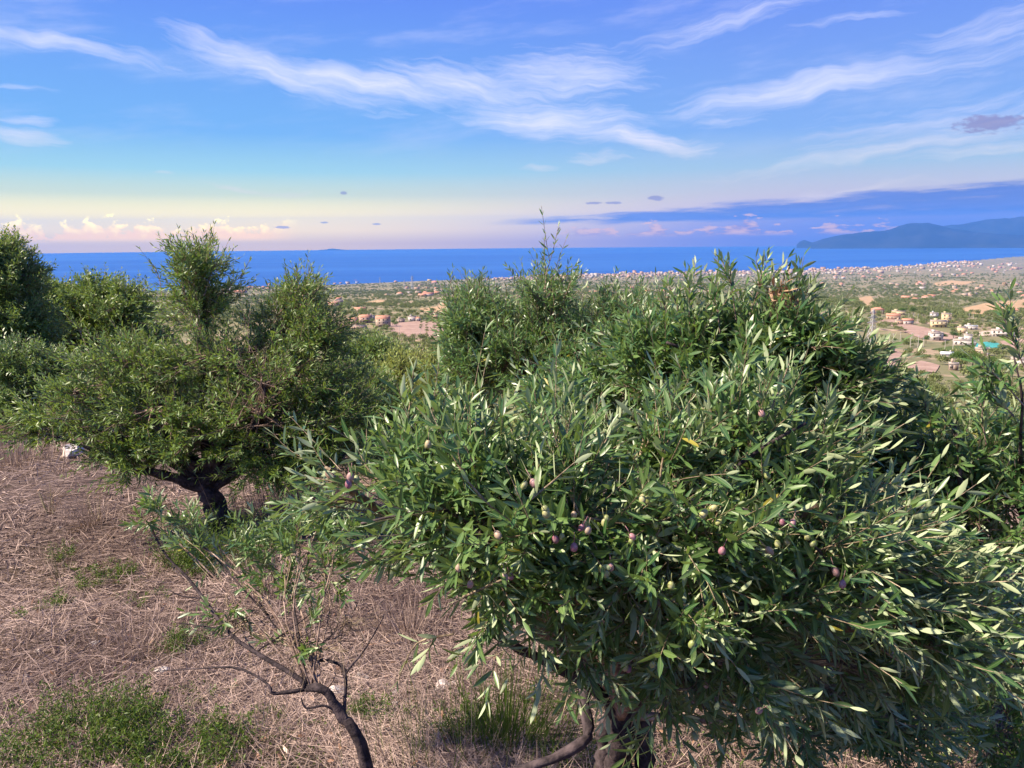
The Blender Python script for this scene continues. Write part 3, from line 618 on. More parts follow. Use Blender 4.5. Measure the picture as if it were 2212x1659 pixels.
for (ox, oy) in OLV:
    near = (np.abs(AX - ox) < 26) & (np.abs(AY - oy) < 26)
    d = np.sort(AZ[near]); d = float(d[min(len(d) - 1, 2)]) - .012 if near.sum() > 3 else 1.8
    o = link('olive', OM, root_a, at(ox, oy, d) - bp_a); s = og.uniform(.68, .92)
    o.scale = (s, s, s * og.uniform(.95, 1.15)); o.rotation_euler = (og.normal(0, .35), og.normal(0, .35), og.uniform(0, 6))

# the olive tree right behind it, with a bunch of dead brown leaves at its top
B2_LOBES = [(1480, 760, 3.2, 60, 50, (.0, .95, .1)), (1400, 780, 3.3, 90, 60, (0, .9, .1)), (1600, 755, 3.1, 60, 45, (.1, .9, .1)), (1695, 735, 3.0, 45, 30, (.2, .9, .1)),
    (1620, 790, 3.1, 130, 65, (.2, .7, .2)), (1740, 800, 3.0, 70, 60, (.5, .7, .2)), (1800, 830, 3.0, 45, 45, (.7, .5, .2)), (1320, 850, 3.4, 105, 55, (-.1, .8, .1)),
    (1480, 840, 3.2, 190, 85, (.1, .7, .2)), (1700, 870, 3.1, 170, 85, (.3, .6, .2)), (1850, 900, 3.1, 75, 90, (.6, .4, .2)), (1210, 890, 3.6, 80, 45, (-.2, .8, .1)),
    (1800, 1000, 3.2, 120, 110, (.5, .4, .2)), (1890, 1070, 3.2, 70, 100, (.7, .2, .2)), (1600, 950, 3.4, 260, 110, (.1, .5, .2), 1.3), (1300, 950, 3.6, 200, 80, (0, .5, .2), 1.1), (1500, 850, 3.7, 270, 80, (0, .6, .1), 1.3), (1900, 1230, 3.3, 130, 150, (.4, .3, .2), 1.1)]
B2_SH = [([(1555, 720, 2.95), (1548, 660, 2.95), (1535, 600, 2.95)], 18, 2), ([(1470, 720, 3.0), (1462, 660, 3.0), (1466, 605, 3.0)], 18, 2), ([(1650, 700, 2.92), (1690, 640, 2.9), (1700, 590, 2.9)], 18, 2), ([(1590, 690, 2.95), (1582, 630, 2.93), (1575, 565, 2.92)], 20, 3), ([(1620, 680, 2.95), (1640, 620, 2.93), (1658, 560, 2.92)], 20, 4), ([(1700, 680, 2.9), (1722, 630, 2.88), (1728, 575, 2.88)], 16, 4),
         ([(1720, 690, 2.9), (1745, 650, 2.88), (1760, 620, 2.86)], 16, 4), ([(1490, 700, 3.0), (1488, 640, 3.0), (1492, 590, 3.0)], 18, 4), ([(1440, 720, 3.1), (1435, 660, 3.1), (1440, 610, 3.1)], 16, 4), ([(1530, 700, 3.0), (1545, 650, 3.0), (1552, 610, 3.0)], 14, 4),
         ([(1780, 760, 2.9), (1820, 720, 2.9), (1840, 690, 2.9)], 16, 4), ([(1840, 800, 2.9), (1880, 770, 2.9), (1898, 750, 2.9)], 16, 4)]
root_b, bp_b, LPB = olive('olive tree behind the fruiting one, with brown dead leaves near its top', (1560, 1330, 3.7), (1540, 960, 3.4), B2_LOBES, M_LEAF, 'mid', n_tw=30, n_sh=6, n_lf=14, shoot=(.09, .20), trunk_r=(.08, .05), seed=8,
      part_leaves=300, extra_shoots=B2_SH, rz=.34, limbs=[([(1540, 960, 3.4), (1530, 850, 3.1), (1510, 770, 3.0), (1440, 740, 2.95)], .020, .006), ([(1540, 940, 3.4), (1600, 800, 3.0), (1650, 700, 2.92), (1690, 650, 2.9)], .016, .006)])
g = np.random.default_rng(77); n = 46
c0 = at(1693, 632, 2.84); P = c0 + g.normal(0, 1, (n, 3)) * np.array([.032, .03, .022])
dr = unit(g.normal(0, 1, (n, 3)) + np.array([.5, 0, -.5])); V, pl, at_ = leaves(P, dr, g.normal(0, 1, (n, 3)), g.uniform(.05, .085, n), g.uniform(.005, .008, n), g.uniform(-.4, .4, n), 'hi', g.random(n))
o = link('dead_leaves', mesh('dead_leaves', V - bp_b, pl, M_DEAD, at_, smooth=True), root_b, kind='stuff', label='bunch of curled brown dead leaves')

# the olive tree behind on the left of it, with one tall shoot against the sea
B1_LOBES = [(1015, 690, 6.5, 35, 45, (-.1, .9, .1)), (1010, 745, 6.5, 30, 50, (-.4, .7, .2)), (1080, 715, 6.5, 70, 50, (0, .9, .1)), (1180, 730, 6.3, 100, 55, (0, .9, .1)), (1300, 725, 6.2, 85, 50, (.1, .9, .1)),
    (1020, 800, 6.4, 60, 60, (-.3, .6, .2)), (1120, 790, 6.2, 120, 70, (0, .7, .2)), (1240, 780, 6.1, 130, 70, (0, .7, .2)), (1190, 640, 6.2, 55, 36, (0, 1, 0), .5), (1350, 700, 6.3, 60, 50, (.2, .9, .1)), (1150, 760, 6.8, 180, 90, (0, .6, .1), 1.3)]
B1_SH = [([(1175, 660, 6.0), (1180, 590, 6.0), (1195, 540, 6.0), (1206, 490, 6.0)], 26, 3), ([(1190, 640, 6.0), (1220, 600, 6.0), (1246, 570, 6.0)], 18, 3), ([(1170, 650, 6.0), (1130, 610, 6.0), (1110, 580, 6.0)], 18, 3), ([(985, 660, 6.4), (975, 620, 6.4), (972, 590, 6.4)], 14, 3), ([(1030, 650, 6.4), (1035, 615, 6.4), (1040, 598, 6.4)], 14, 3), ([(1300, 680, 6.1), (1305, 640, 6.1), (1310, 612, 6.1)], 12, 3)]
olive('olive tree with one tall leafy shoot standing against the sea', (1170, 1000, 7.0), (1160, 860, 6.7), B1_LOBES, M_LEAF, 'mid', n_tw=42, n_sh=6, n_lf=16, shoot=(.12, .30), trunk_r=(.12, .08), seed=12, extra_shoots=B1_SH, rz=.7, twig_r=.006, sub_limb=.03, L=(.05, .075))

# the tree at the right edge
C_LOBES = [(2160, 960, 3.0, 60, 40, (-.1, .8, .2), .7), (2010, 975, 3.0, 50, 40, (-.2, .8, .2), .5), (2090, 1040, 3.0, 110, 65, (-.1, .6, .3)), (2190, 1080, 2.9, 70, 80, (0, .5, .3)), (1990, 1090, 3.1, 80, 65, (-.4, .5, .3)),
    (2090, 1170, 2.9, 120, 90, (-.1, .4, .3)), (2160, 1290, 2.9, 90, 100, (-.1, .3, .3)), (2020, 1230, 3.1, 90, 90, (-.3, .3, .3)), (2180, 1450, 2.9, 90, 120, (-.1, .2, .3)), (2120, 1580, 2.9, 110, 100, (-.1, .3, .3)), (2150, 1450, 3.4, 160, 160, (0, .4, .2), 1.4)]
C_SH = [([(2215, 800, 2.6), (2190, 740, 2.6), (2172, 655, 2.6)], 22, 6), ([(2215, 880, 2.6), (2160, 820, 2.6), (2120, 790, 2.6)], 18, 6), ([(2190, 900, 2.65), (2145, 850, 2.65), (2110, 840, 2.65)], 18, 6), ([(2010, 930, 2.8), (2000, 880, 2.8), (1990, 830, 2.8)], 18, 6), ([(2070, 1000, 2.8), (2060, 930, 2.8), (2020, 880, 2.8)], 16, 6), ([(2130, 960, 2.8), (2120, 880, 2.8), (2140, 850, 2.8)], 16, 6)]
olive('olive tree at the right edge with upright shoots over the valley', (2240, 1560, 3.4), (2230, 1220, 3.2), C_LOBES, M_LEAF, 'mid', n_tw=18, n_sh=5, n_lf=16, trunk_r=(.06, .04), seed=21, part_leaves=300, extra_shoots=C_SH, rz=.3,
      limbs=[([(2230, 1250, 3.2), (2090, 1080, 2.85), (2075, 980, 2.8), (2060, 900, 2.8)], .014, .004), ([(2230, 1220, 3.1), (2205, 1000, 2.8), (2208, 860, 2.62), (2190, 770, 2.6)], .008, .0025)])

# the olive tree on the left with its dark leaning trunk
D_LOBES = [(430, 585, 7.4, 52, 50, (0, 1, 0), .9), (425, 660, 7.4, 85, 65, (0, .9, .1)), (610, 690, 7.6, 95, 65, (.1, .8, .1)), (650, 640, 7.6, 36, 32, (.3, .9, 0), .4), (690, 730, 7.5, 55, 60, (.4, .6, .1)),
    (300, 790, 7.2, 150, 50, (-.1, .8, .2)), (200, 860, 7.0, 110, 55, (-.3, .5, .2)), (110, 905, 7.0, 70, 34, (-.7, .2, .2), .7), (480, 790, 7.1, 190, 75, (0, .7, .2)), (640, 810, 7.2, 150, 90, (.1, .6, .2)),
    (350, 900, 6.95, 190, 70, (0, .5, .3)), (560, 910, 7.0, 190, 80, (.1, .5, .3)), (740, 890, 7.3, 90, 90, (.4, .5, .2)), (290, 950, 7.1, 100, 36, (-.2, .3, .3)), (450, 945, 7.0, 140, 40, (0, .3, .4)), (620, 960, 7.2, 120, 45, (.1, .3, .4)), (700, 940, 7.4, 90, 50, (.3, .3, .3)),
    (570, 860, 6.8, 80, 90, (.1, .8, .3), .9), (320, 985, 7.0, 90, 26, (-.2, .1, .3), .6), (610, 1005, 7.1, 110, 30, (.1, .1, .3), .7), (730, 985, 7.3, 60, 45, (.3, .2, .3), .7), (450, 860, 7.6, 300, 120, (0, .5, .1), 2.0)]
D_SH = [([(400, 640, 7.2), (385, 570, 7.2), (368, 520, 7.2)], 16, 3), ([(420, 640, 7.2), (415, 560, 7.2), (408, 508, 7.2)], 18, 3), ([(440, 640, 7.2), (460, 580, 7.2), (470, 545, 7.2)], 16, 3), ([(470, 640, 7.2), (505, 610, 7.2), (530, 590, 7.2)], 16, 3), ([(350, 640, 7.2), (342, 590, 7.2), (325, 565, 7.2)], 14, 3), ([(650, 660, 7.4), (645, 610, 7.4), (640, 580, 7.4)], 14, 3), ([(660, 660, 7.4), (690, 620, 7.4), (712, 595, 7.4)], 16, 3),
        ([(200, 780, 7.0), (175, 720, 7.0), (160, 690, 7.0)], 6, 3), ([(540, 760, 7.0), (535, 700, 7.0), (545, 650, 7.0)], 6, 3)]
olive('olive tree on the dry slope with a dark leaning trunk', (490, 1165, 7.3), (448, 1010, 7.2), D_LOBES, M_LEAF_DARK, 'mid', n_tw=48, n_sh=6, n_lf=14, shoot=(.12, .30), trunk_r=(.125, .085), trunk_pts=[(472, 1110, 7.28), (446, 1060, 7.24)], seed=33, extra_shoots=D_SH, rz=.75, twig_r=.006, sub_limb=.035, L=(.05, .075), bare=(17,),
      limbs=[([(445, 1050, 7.2), (400, 1040, 7.1), (345, 1022, 7.0), (290, 1018, 6.9), (270, 1005, 6.9)], .065, .02), ([(450, 1040, 7.2), (520, 980, 7.1), (545, 920, 6.9), (570, 850, 6.8), (590, 800, 6.8)], .05, .012), ([(450, 1035, 7.2), (440, 900, 7.2), (430, 700, 7.35), (425, 600, 7.4)], .055, .01), ([(430, 1040, 7.2), (380, 960, 7.0), (378, 880, 6.9), (380, 800, 6.95)], .04, .01), ([(250, 990, 6.9), (140, 950, 6.8), (60, 930, 6.8)], .02, .006)])

# trees further back on the left
olive('tall olive tree cut by the left edge of the view', (0, 915, 13.3), (0, 800, 13.2), [(0, 560, 13, 32, 45, (0, 1, 0)), (38, 610, 13, 30, 40, (.4, .7, .1)), (0, 650, 12.9, 70, 65, (.2, .6, .2)), (55, 710, 12.9, 45, 60, (.4, .4, .2)), (-70, 610, 13.2, 90, 130, (0, .6, .2), 1.3), (20, 750, 12.9, 100, 75, (.1, .4, .3), 1.3), (20, 850, 12.6, 90, 36, (.1, .3, .3), 1.0)],
      M_LEAF_DARK, 'lo', n_tw=80, n_sh=7, n_lf=14, shoot=(.15, .34), trunk_r=(.16, .12), seed=41, rz=1.0, twig_r=.008, sub_limb=.05, L=(.065, .095), leaf_w=.15)
olive('broad rounded olive tree behind the leaning one on the left', (210, 860, 17), (205, 790, 16.4), [(120, 655, 15.5, 55, 40, (0, .9, .1)), (205, 655, 15.5, 65, 46, (0, .9, .1)), (275, 680, 15.2, 45, 55, (.3, .8, .1)), (200, 710, 15.3, 120, 55, (0, .6, .2), 1.3), (120, 690, 15.6, 70, 60, (-.2, .7, .2)), (300, 745, 15.3, 70, 50, (.2, .6, .2)), (180, 770, 15.5, 140, 50, (0, .5, .2), 1.2)],
      M_LEAF_DARK, 'lo', n_tw=80, n_sh=7, n_lf=14, shoot=(.18, .40), trunk_r=(.18, .12), seed=42, rz=1.3, twig_r=.009, sub_limb=.05, L=(.075, .105), leaf_w=.16)
olive('low pale green olive bush at the left edge above the dry grass', (50, 915, 12.6), (50, 880, 12.4), [(45, 800, 12, 95, 55, (0, .8, .3)), (125, 815, 12.1, 60, 45, (.3, .7, .3)), (30, 865, 11.9, 95, 36, (0, .6, .3))],
      M_LEAF, 'lo', n_tw=80, n_sh=7, n_lf=14, shoot=(.14, .32), trunk_r=(.10, .07), seed=43, rz=.7, twig_r=.007, sub_limb=.03, L=(.06, .085), leaf_w=.15)
# trees between the left one and the fruiting one
olive('dark green olive bush right of the leaning trunk', (790, 1010, 10.5), (785, 950, 10.3), [(770, 860, 10, 80, 60, (0, .8, .2)), (830, 900, 10, 60, 60, (.2, .7, .2)), (760, 930, 9.9, 70, 60, (0, .5, .3)), (850, 960, 10, 70, 60, (.2, .5, .2))],
      M_LEAF_DARK, 'lo', n_tw=70, n_sh=7, n_lf=14, shoot=(.14, .32), trunk_r=(.10, .07), seed=44, rz=.9, twig_r=.007, sub_limb=.03, L=(.06, .09), leaf_w=.15)
olive('yellowish olive tree between the leaning tree and the fruiting one', (900, 990, 15), (900, 900, 14.6), [(880, 820, 14, 85, 48, (0, .9, .1)), (960, 825, 13.6, 70, 48, (.1, .9, .1)), (900, 880, 13.6, 110, 60, (0, .7, .2), 1.3), (1000, 870, 14, 80, 60, (.1, .7, .2))],
      M_LEAF_YEL, 'lo', n_tw=90, n_sh=7, n_lf=14, shoot=(.16, .36), trunk_r=(.14, .10), seed=45, rz=1.2, twig_r=.008, sub_limb=.04, L=(.075, .105), leaf_w=.16)
olive('dark crowned olive tree down the slope above the yellowish one', (770, 900, 21), (770, 830, 20), [(750, 775, 19.5, 60, 38, (0, .9, .1)), (810, 770, 19.5, 60, 34, (.1, .9, .1)), (780, 815, 19, 90, 40, (0, .6, .2), 1.2), (850, 800, 20, 50, 35, (.1, .8, .1))],
      M_LEAF_DARK, 'lo', n_tw=90, n_sh=7, n_lf=12, shoot=(.2, .42), trunk_r=(.14, .10), seed=46, rz=1.4, twig_r=.01, sub_limb=.05, L=(.09, .125), leaf_w=.18)
olive('light green olive tree seen through the shoots of the right edge tree', (2030, 1190, 9.5), (2030, 1080, 9.3), [(1960, 985, 9, 85, 45, (0, .9, .1)), (2060, 975, 9.2, 95, 42, (0, .9, .1)), (1990, 1050, 8.9, 120, 70, (0, .6, .3), 1.3), (2120, 1020, 9.2, 90, 80, (.1, .7, .2)), (2180, 985, 9.6, 60, 50, (.1, .8, .1))],
      M_LEAF_YEL, 'lo', n_tw=80, n_sh=7, n_lf=14, shoot=(.14, .32), trunk_r=(.10, .07), seed=47, rz=.9, twig_r=.007, sub_limb=.03, L=(.06, .09), leaf_w=.15)
# the sparse young olive at the front
S_LIMBS = [([(664, 1486, 2.62), (634, 1457, 2.64), (551, 1409, 2.7), (487, 1360, 2.78), (439, 1292, 2.86), (405, 1247, 2.9), (367, 1210, 2.95), (340, 1170, 3.0), (328, 1140, 3.0)], 0.0094, 0.0032),
           ([(664, 1488, 2.62), (592, 1499, 2.6), (585, 1487, 2.6), (562, 1465, 2.62), (506, 1442, 2.66), (430, 1444, 2.7), (337, 1450, 2.75)], 0.0072, 0.0016),
           ([(662, 1478, 2.62), (649, 1397, 2.72), (637, 1322, 2.8), (630, 1270, 2.85)], 0.0065, 0.0024), ([(742, 1549, 2.6), (746, 1454, 2.66), (720, 1430, 2.7), (671, 1420, 2.75), (600, 1360, 2.85), (560, 1300, 2.95)], 0.0072, 0.0024),
           ([(736, 1545, 2.6), (702, 1524, 2.58), (662, 1530, 2.56), (650, 1508, 2.56)], .0045, .0025), ([(746, 1454, 2.66), (790, 1400, 2.75), (830, 1330, 2.85)], 0.0043, 0.0016), ([(487, 1360, 2.78), (420, 1350, 2.8), (380, 1345, 2.82)], 0.0029, 0.0016),
           ([(580, 1330, 2.9), (520, 1267, 2.95), (467, 1207, 3.0), (423, 1170, 3.05)], 0.0043, 0.0024), ([(551, 1409, 2.7), (640, 1350, 2.75), (700, 1300, 2.8)], 0.0036, 0.0016), ([(439, 1292, 2.86), (395, 1288, 2.85), (365, 1275, 2.85)], 0.0029, 0.0016)]
S_LOBES = [(335, 1125, 3.0, 30, 22, (-.1, .8, .3), .35, .06), (410, 1155, 3.05, 45, 32, (0, .8, .3), .5, .08), (480, 1190, 3.0, 45, 30, (0, .8, .3), .4, .08), (560, 1190, 3.0, 60, 40, (0, .8, .3), .6, .1), (640, 1150, 3.0, 60, 40, (0, .8, .3), .6, .1), (690, 1130, 2.9, 50, 40, (.1, .8, .3), .5, .1), (600, 1240, 2.95, 70, 40, (0, .6, .3), .5, .1), (700, 1230, 2.85, 70, 60, (0, .6, .3), .5, .1), (740, 1140, 2.8, 60, 50, (.1, .7, .3), .5, .1), (640, 1380, 2.75, 70, 50, (0, .5, .2), .12, .1), (500, 1300, 2.9, 60, 50, (0, .5, .2), .12, .1), (650, 1390, 2.75, 90, 70, (-.2, .6, .2), 1.6, .2), (520, 1350, 2.8, 80, 60, (-.5, .5, .2), 1.3, .2), (740, 1350, 2.8, 80, 70, (.2, .6, .2), 1.3, .2)]
olive('sparse young olive tree with bare twisting branches over the straw', (835, 1668, 2.62), (664, 1486, 2.62), S_LOBES, M_LEAF, 'hi', n_tw=16, n_sh=3, n_lf=12, shoot=(.06, .14), L=(.04, .055), trunk_r=(.022, .012), trunk_pts=[(780, 1607, 2.6), (739, 1551, 2.6), (712, 1502, 2.6), (690, 1486, 2.6)], seed=52, part_leaves=150, limbs=S_LIMBS, twig_r=.0022, sub_limb=.004, bare=(11, 12, 13))

# ------------------------------------------------------------------ dry grass, weeds and stones on the slope
def strips(P0, Dv, L, Wd, arch, K=4, face=None):
    """thin curved blades: root P0, direction Dv, arch = vertical sag"""
    n = len(P0); s = np.linspace(0, 1, K)
    C = P0[:, None] + Dv[:, None] * (s[:, None] * L[:, None, None]) + np.array([0, 0, 1.0]) * ((s - s * s * 1.0)[:, None] * (arch * L)[:, None, None])
    side = unit(np.cross(Dv, face if face is not None else np.array([0, 0, 1.0]) + RNG.normal(0, .5, (n, 3))))
    ww = (1 - .75 * s)[:, None] * Wd[:, None, None]
    V = np.stack([C - side[:, None] * ww, C + side[:, None] * ww], 2).reshape(-1, 3)
    o = (np.arange(n) * 2 * K)[:, None]
    Q = np.concatenate([np.stack([o[:, 0] + 2 * k, o[:, 0] + 2 * k + 1, o[:, 0] + 2 * k + 3, o[:, 0] + 2 * k + 2], 1) for k in range(K - 1)])
    return V, Q
g = np.random.default_rng(5)
n = 170000
r = np.exp(g.uniform(math.log(1.6), math.log(16), n)); a = g.uniform(-.80, .62, n)
x, y = r * np.sin(a), r * np.cos(a)
bare_ = np.sin(x * 1.1 + 1.4 * np.sin(y * .9)) * np.sin(y * 1.35 + 1.2 * np.sin(x * 1.6)) + .35 * np.sin(x * 3.7 + y * 2.9)
kp = (bare_ > -.28) | (g.random(n) < .28); x, y, r = x[kp], y[kp], r[kp]; n = len(x)
swirl = np.sin(x * 1.7 + np.sin(y * 1.3)) * .9 + np.sin(y * 2.3 + x) * .6
th = swirl * .7 + g.normal(0, 1.0, n) + np.where(g.random(n) < .5, math.pi, 0)
ti = np.radians(np.abs(g.normal(0, 7, n)) + 1) * np.where(g.random(n) < .05, 5.0, 1)
dv = np.stack([np.cos(th) * np.cos(ti), np.sin(th) * np.cos(ti), np.sin(ti)], 1)
P0 = np.stack([x, y, terrain(x, y) + g.uniform(.0, .03, n)], 1)
V, Q = strips(P0, dv, g.uniform(.03, .17, n) * (1 + r * .05), .0008 + .00045 * r * g.uniform(.4, 1.3, n), g.normal(.12, .2, n), 2)
link('dry_grass', mesh('dry_grass', V, [Q], M_STRAW, {'rnd': np.repeat(np.clip(g.beta(1.2, 1.7, n) + .22 * np.sin(x * 2.1 + np.sin(y * 1.9)) * np.sin(y * 1.7 + x), 0, 1), 4)}), kind='stuff', label='trampled dry straw covering the slope', category='dry grass')
q = np.random.default_rng(61); nt = 150
r = np.exp(q.uniform(math.log(2.3), math.log(13), nt)); a = q.uniform(-.75, .45, nt); P, Dv, LL_, WW, RN = [], [], [], [], []
for k in range(nt):
    m_ = int(q.integers(25, 60)); aa = q.uniform(0, 6.283, m_); sp = .05 + .02 * r[k]; x, y = r[k] * math.sin(a[k]) + q.normal(0, sp, m_), r[k] * math.cos(a[k]) + q.normal(0, sp, m_)
    P.append(np.stack([x, y, terrain(x, y) - .005], 1)); ln_ = q.uniform(.5, 1.6); Dv.append(unit(np.stack([np.cos(aa) * ln_, np.sin(aa) * ln_, np.ones(m_)], 1) + q.normal(0, .35, (m_, 3)))); LL_.append(q.uniform(.06, .2) * q.uniform(.6, 1.3, m_)); WW.append(np.full(m_, .0007 + .0004 * r[k])); RN.append(np.clip(q.normal(.65, .25, m_), 0, 1))
V, Q = strips(np.concatenate(P), np.concatenate(Dv), np.concatenate(LL_), np.concatenate(WW), q.normal(-.3, .25, sum(map(len, P))), 3)
link('dry_tussocks', mesh('dry_tussocks', V, [Q], M_STRAW, {'rnd': np.repeat(np.concatenate(RN), 6)}), kind='stuff', label='small straw tussocks all over the slope', category='dry grass')
def tuft(name, px, py, n, h, spread, mat, label, cat, lean=.5, wd=.002, green=.0, group=None, tall=(.5, 1)):
    c = hit(px, py); q = np.random.default_rng(int(px * 7 + py))
    rr = np.abs(q.normal(0, spread, n)); aa = q.uniform(0, 6.283, n)
    xx, yy = c[0] + rr * np.cos(aa), c[1] + rr * np.sin(aa)
    p = np.stack([xx, yy, terrain(xx, yy) - .01], 1)
    d = unit(np.stack([np.cos(aa) * lean * q.uniform(0, 1.2, n), np.sin(aa) * lean * q.uniform(0, 1.2, n), np.ones(n)], 1) + q.normal(0, .12, (n, 3)))
    V, Q = strips(p, d, h * q.uniform(tall[0], tall[1], n), np.full(n, wd) * q.uniform(.6, 1.3, n), q.normal(-.25, .2, n), 4, face=unit(q.normal(0, 1, (n, 3)) + np.array([0, -1.5, 0])))
    o = link(name, mesh(name, V - c, [Q], mat, {'rnd': np.repeat(q.random(n), 8)}), loc=c, label=label, category=cat)
    o['kind'] = 'stuff'
    return o
tuft('dry_grass_clump', 655, 1110, 420, .75, .42, M_STRAW, 'tall dry grass clump right of the leaning trunk', 'dry grass', .35, .0035)
tuft('dry_grass_clump', 25, 1005, 300, .5, .5, M_STRAW, 'pale dry grass clump at the left edge below the bush', 'dry grass', .35, .004)
tuft('dry_grass_clump', 570, 1290, 200, .50, .16, M_STRAW, 'upright reddish dry grass clump amid the sparse young olive branches', 'dry grass', .3, .002)
tuft('dry_grass_clump', 880, 1370, 180, .35, .16, M_STRAW, 'dry grass clump under the left side of the fruiting tree', 'dry grass', .6, .0018)
tuft('dry_grass_clump', 200, 1135, 90, .30, .12, M_STRAW, 'small brown dry grass clump on the open straw slope', 'dry grass', .7, .003)
tuft('dry_grass_clump', 300, 1400, 240, .30, .35, M_STRAW, 'loose golden dry stalks left of the sparse young olive', 'dry grass', 1.0, .0018)
tuft('dry_grass_clump', 560, 1600, 200, .40, .4, M_STRAW, 'long bent straw stalks at the bottom beside the green weeds', 'dry grass', 1.0, .0016)
tuft('dry_grass_clump', 180, 1580, 160, .35, .4, M_STRAW, 'pale stalks standing in the broad green weed patch', 'dry grass', 1.0, .0014)
tuft('dry_weed', 105, 1110, 14, .38, .04, M_DEAD, 'dark dried weed stalk standing at the left of the straw slope', 'weed', .35, .004)
tuft('dry_weed', 210, 1125, 14, .40, .04, M_DEAD, 'dark dried weed stalk beside the small brown grass clump', 'weed', .3, .004)
tuft('dry_weed', 130, 1250, 14, .34, .05, M_DEAD, 'dark dried weed stalk beside the upper green weed', 'weed', .3, .003)
tuft('grass_tuft', 1095, 1600, 260, .42, .13, M_WEED, 'dark green upright grass tuft left of the big trunk', 'grass', .55, .0022)
tuft('grass_tuft', 900, 1620, 110, .40, .25, M_WEED, 'thin olive green grass stalks between the two foreground trunks', 'grass', .5, .0014)
tuft('grass_tuft', 1230, 1640, 120, .35, .18, M_WEED, 'green grass stalks at the foot of the big trunk', 'grass', .6, .0016)
tuft('grass_stalks', 1000, 1640, 120, .5, .35, M_STRAW, 'pale long grass stalks crossing the bottom of the view', 'grass', .8, .0013)
def weed(px, py, n, rx, h, label, mat=None, lf=(.010, .022)):
    """a low leafy weed: many stems set with tiny leaflets"""
    c = hit(px, py); q = np.random.default_rng(int(px * 3 + py))
    ns = max(6, n // 26); aa = q.uniform(0, 6.283, ns); rr = rx * np.sqrt(q.random(ns)) * (.7 + .45 * np.sin(aa * 3 + px) * np.sin(aa * 2 + py))
    sx, sy = c[0] + rr * np.cos(aa), c[1] + rr * np.sin(aa) * .8
    b = np.stack([sx, sy, terrain(sx, sy)], 1); d = unit(np.stack([np.cos(aa) * .5, np.sin(aa) * .5, np.ones(ns)], 1) + q.normal(0, .45, (ns, 3)))
    hl = h * q.uniform(.25, 1.15, ns) * (1 - .5 * (rr / rx) ** 2)
    k = n // ns; t_ = q.uniform(.1, 1, (ns, k))
    P = (b[:, None] + d[:, None] * (t_ * hl[:, None])[..., None] + q.normal(0, .012, (ns, k, 3))).reshape(-1, 3)
    V, pl, at_ = leaves(P, q.normal(0, 1, P.shape) + np.array([0, 0, .4]), q.normal(0, .6, P.shape) + np.array([0, 0, 1.0]), q.uniform(lf[0], lf[1], len(P)), q.uniform(.0022, .0042, len(P)), q.uniform(-.3, .2, len(P)), 'lo', q.random(len(P)))
    root = thing('weed', c, label, 'weed')
    TV, TQ = tubes(np.stack([b, b + d * (hl * .5)[:, None], b + d * hl[:, None]], 1), np.array([[.0016, .0012, .0008]]) * np.ones((ns, 1)), 3)
    link('leaves', mesh('leaves', V - c, pl, mat or M_WEED, at_), root, kind='stuff'); link('stems', mesh('stems', TV - c, [TQ], M_WEED), root, kind='stuff')
weed(195, 1600, 7500, .50, .26, 'broad patch of bright green weeds at the bottom left', lf=(.016, .032))
weed(370, 1640, 4500, .40, .18, 'green weed patch right of the broad one at the bottom left', lf=(.016, .032))
weed(125, 1310, 700, .10, .16, 'small dark green weed alone on the straw at the left', lf=(.015, .03))
weed(130, 1210, 500, .12, .22, 'upper small green weed on the straw slope at the left', lf=(.015, .03))
weed(240, 1250, 1600, .30, .16, 'dark low weeds left of the young olive tips', lf=(.015, .03))
weed(455, 1215, 6500, .50, .50, 'dark green leafy undergrowth at the foot of the leaning trunk', lf=(.025, .05))
weed(395, 1400, 900, .16, .16, 'olive green weed beside the lowest young olive branch', lf=(.015, .03))
weed(1020, 1590, 1500, .14, .22, 'dark green weed beside the upright grass tuft', lf=(.015, .03))
weed(800, 1545, 900, .14, .14, 'low green weed right of the young olive trunk', lf=(.012, .025))
for (px, py, nn, rx, hh, lab) in [(60, 1330, 250, .2, .07, 'sparse green sprouts at the left edge above the weed patch'), (300, 1300, 500, .3, .08, 'sparse green sprouts left of the long bare branch'), (180, 1230, 400, .3, .08, 'sparse olive sprouts in the middle of the straw'), (420, 1500, 400, .25, .09, 'sprouts under the lowest bare twig'), (600, 1560, 500, .25, .09, 'sprouts left of the young olive trunk foot'), (950, 1560, 600, .25, .10, 'sprouts before the long white stone'), (1180, 1500, 400, .25, .10, 'sprouts left of the big trunk')]: weed(px, py, nn, rx, hh, lab, lf=(.012, .028))
weed(2130, 1650, 1500, .3, .3, 'dark weeds at the bottom right corner', lf=(.02, .035))

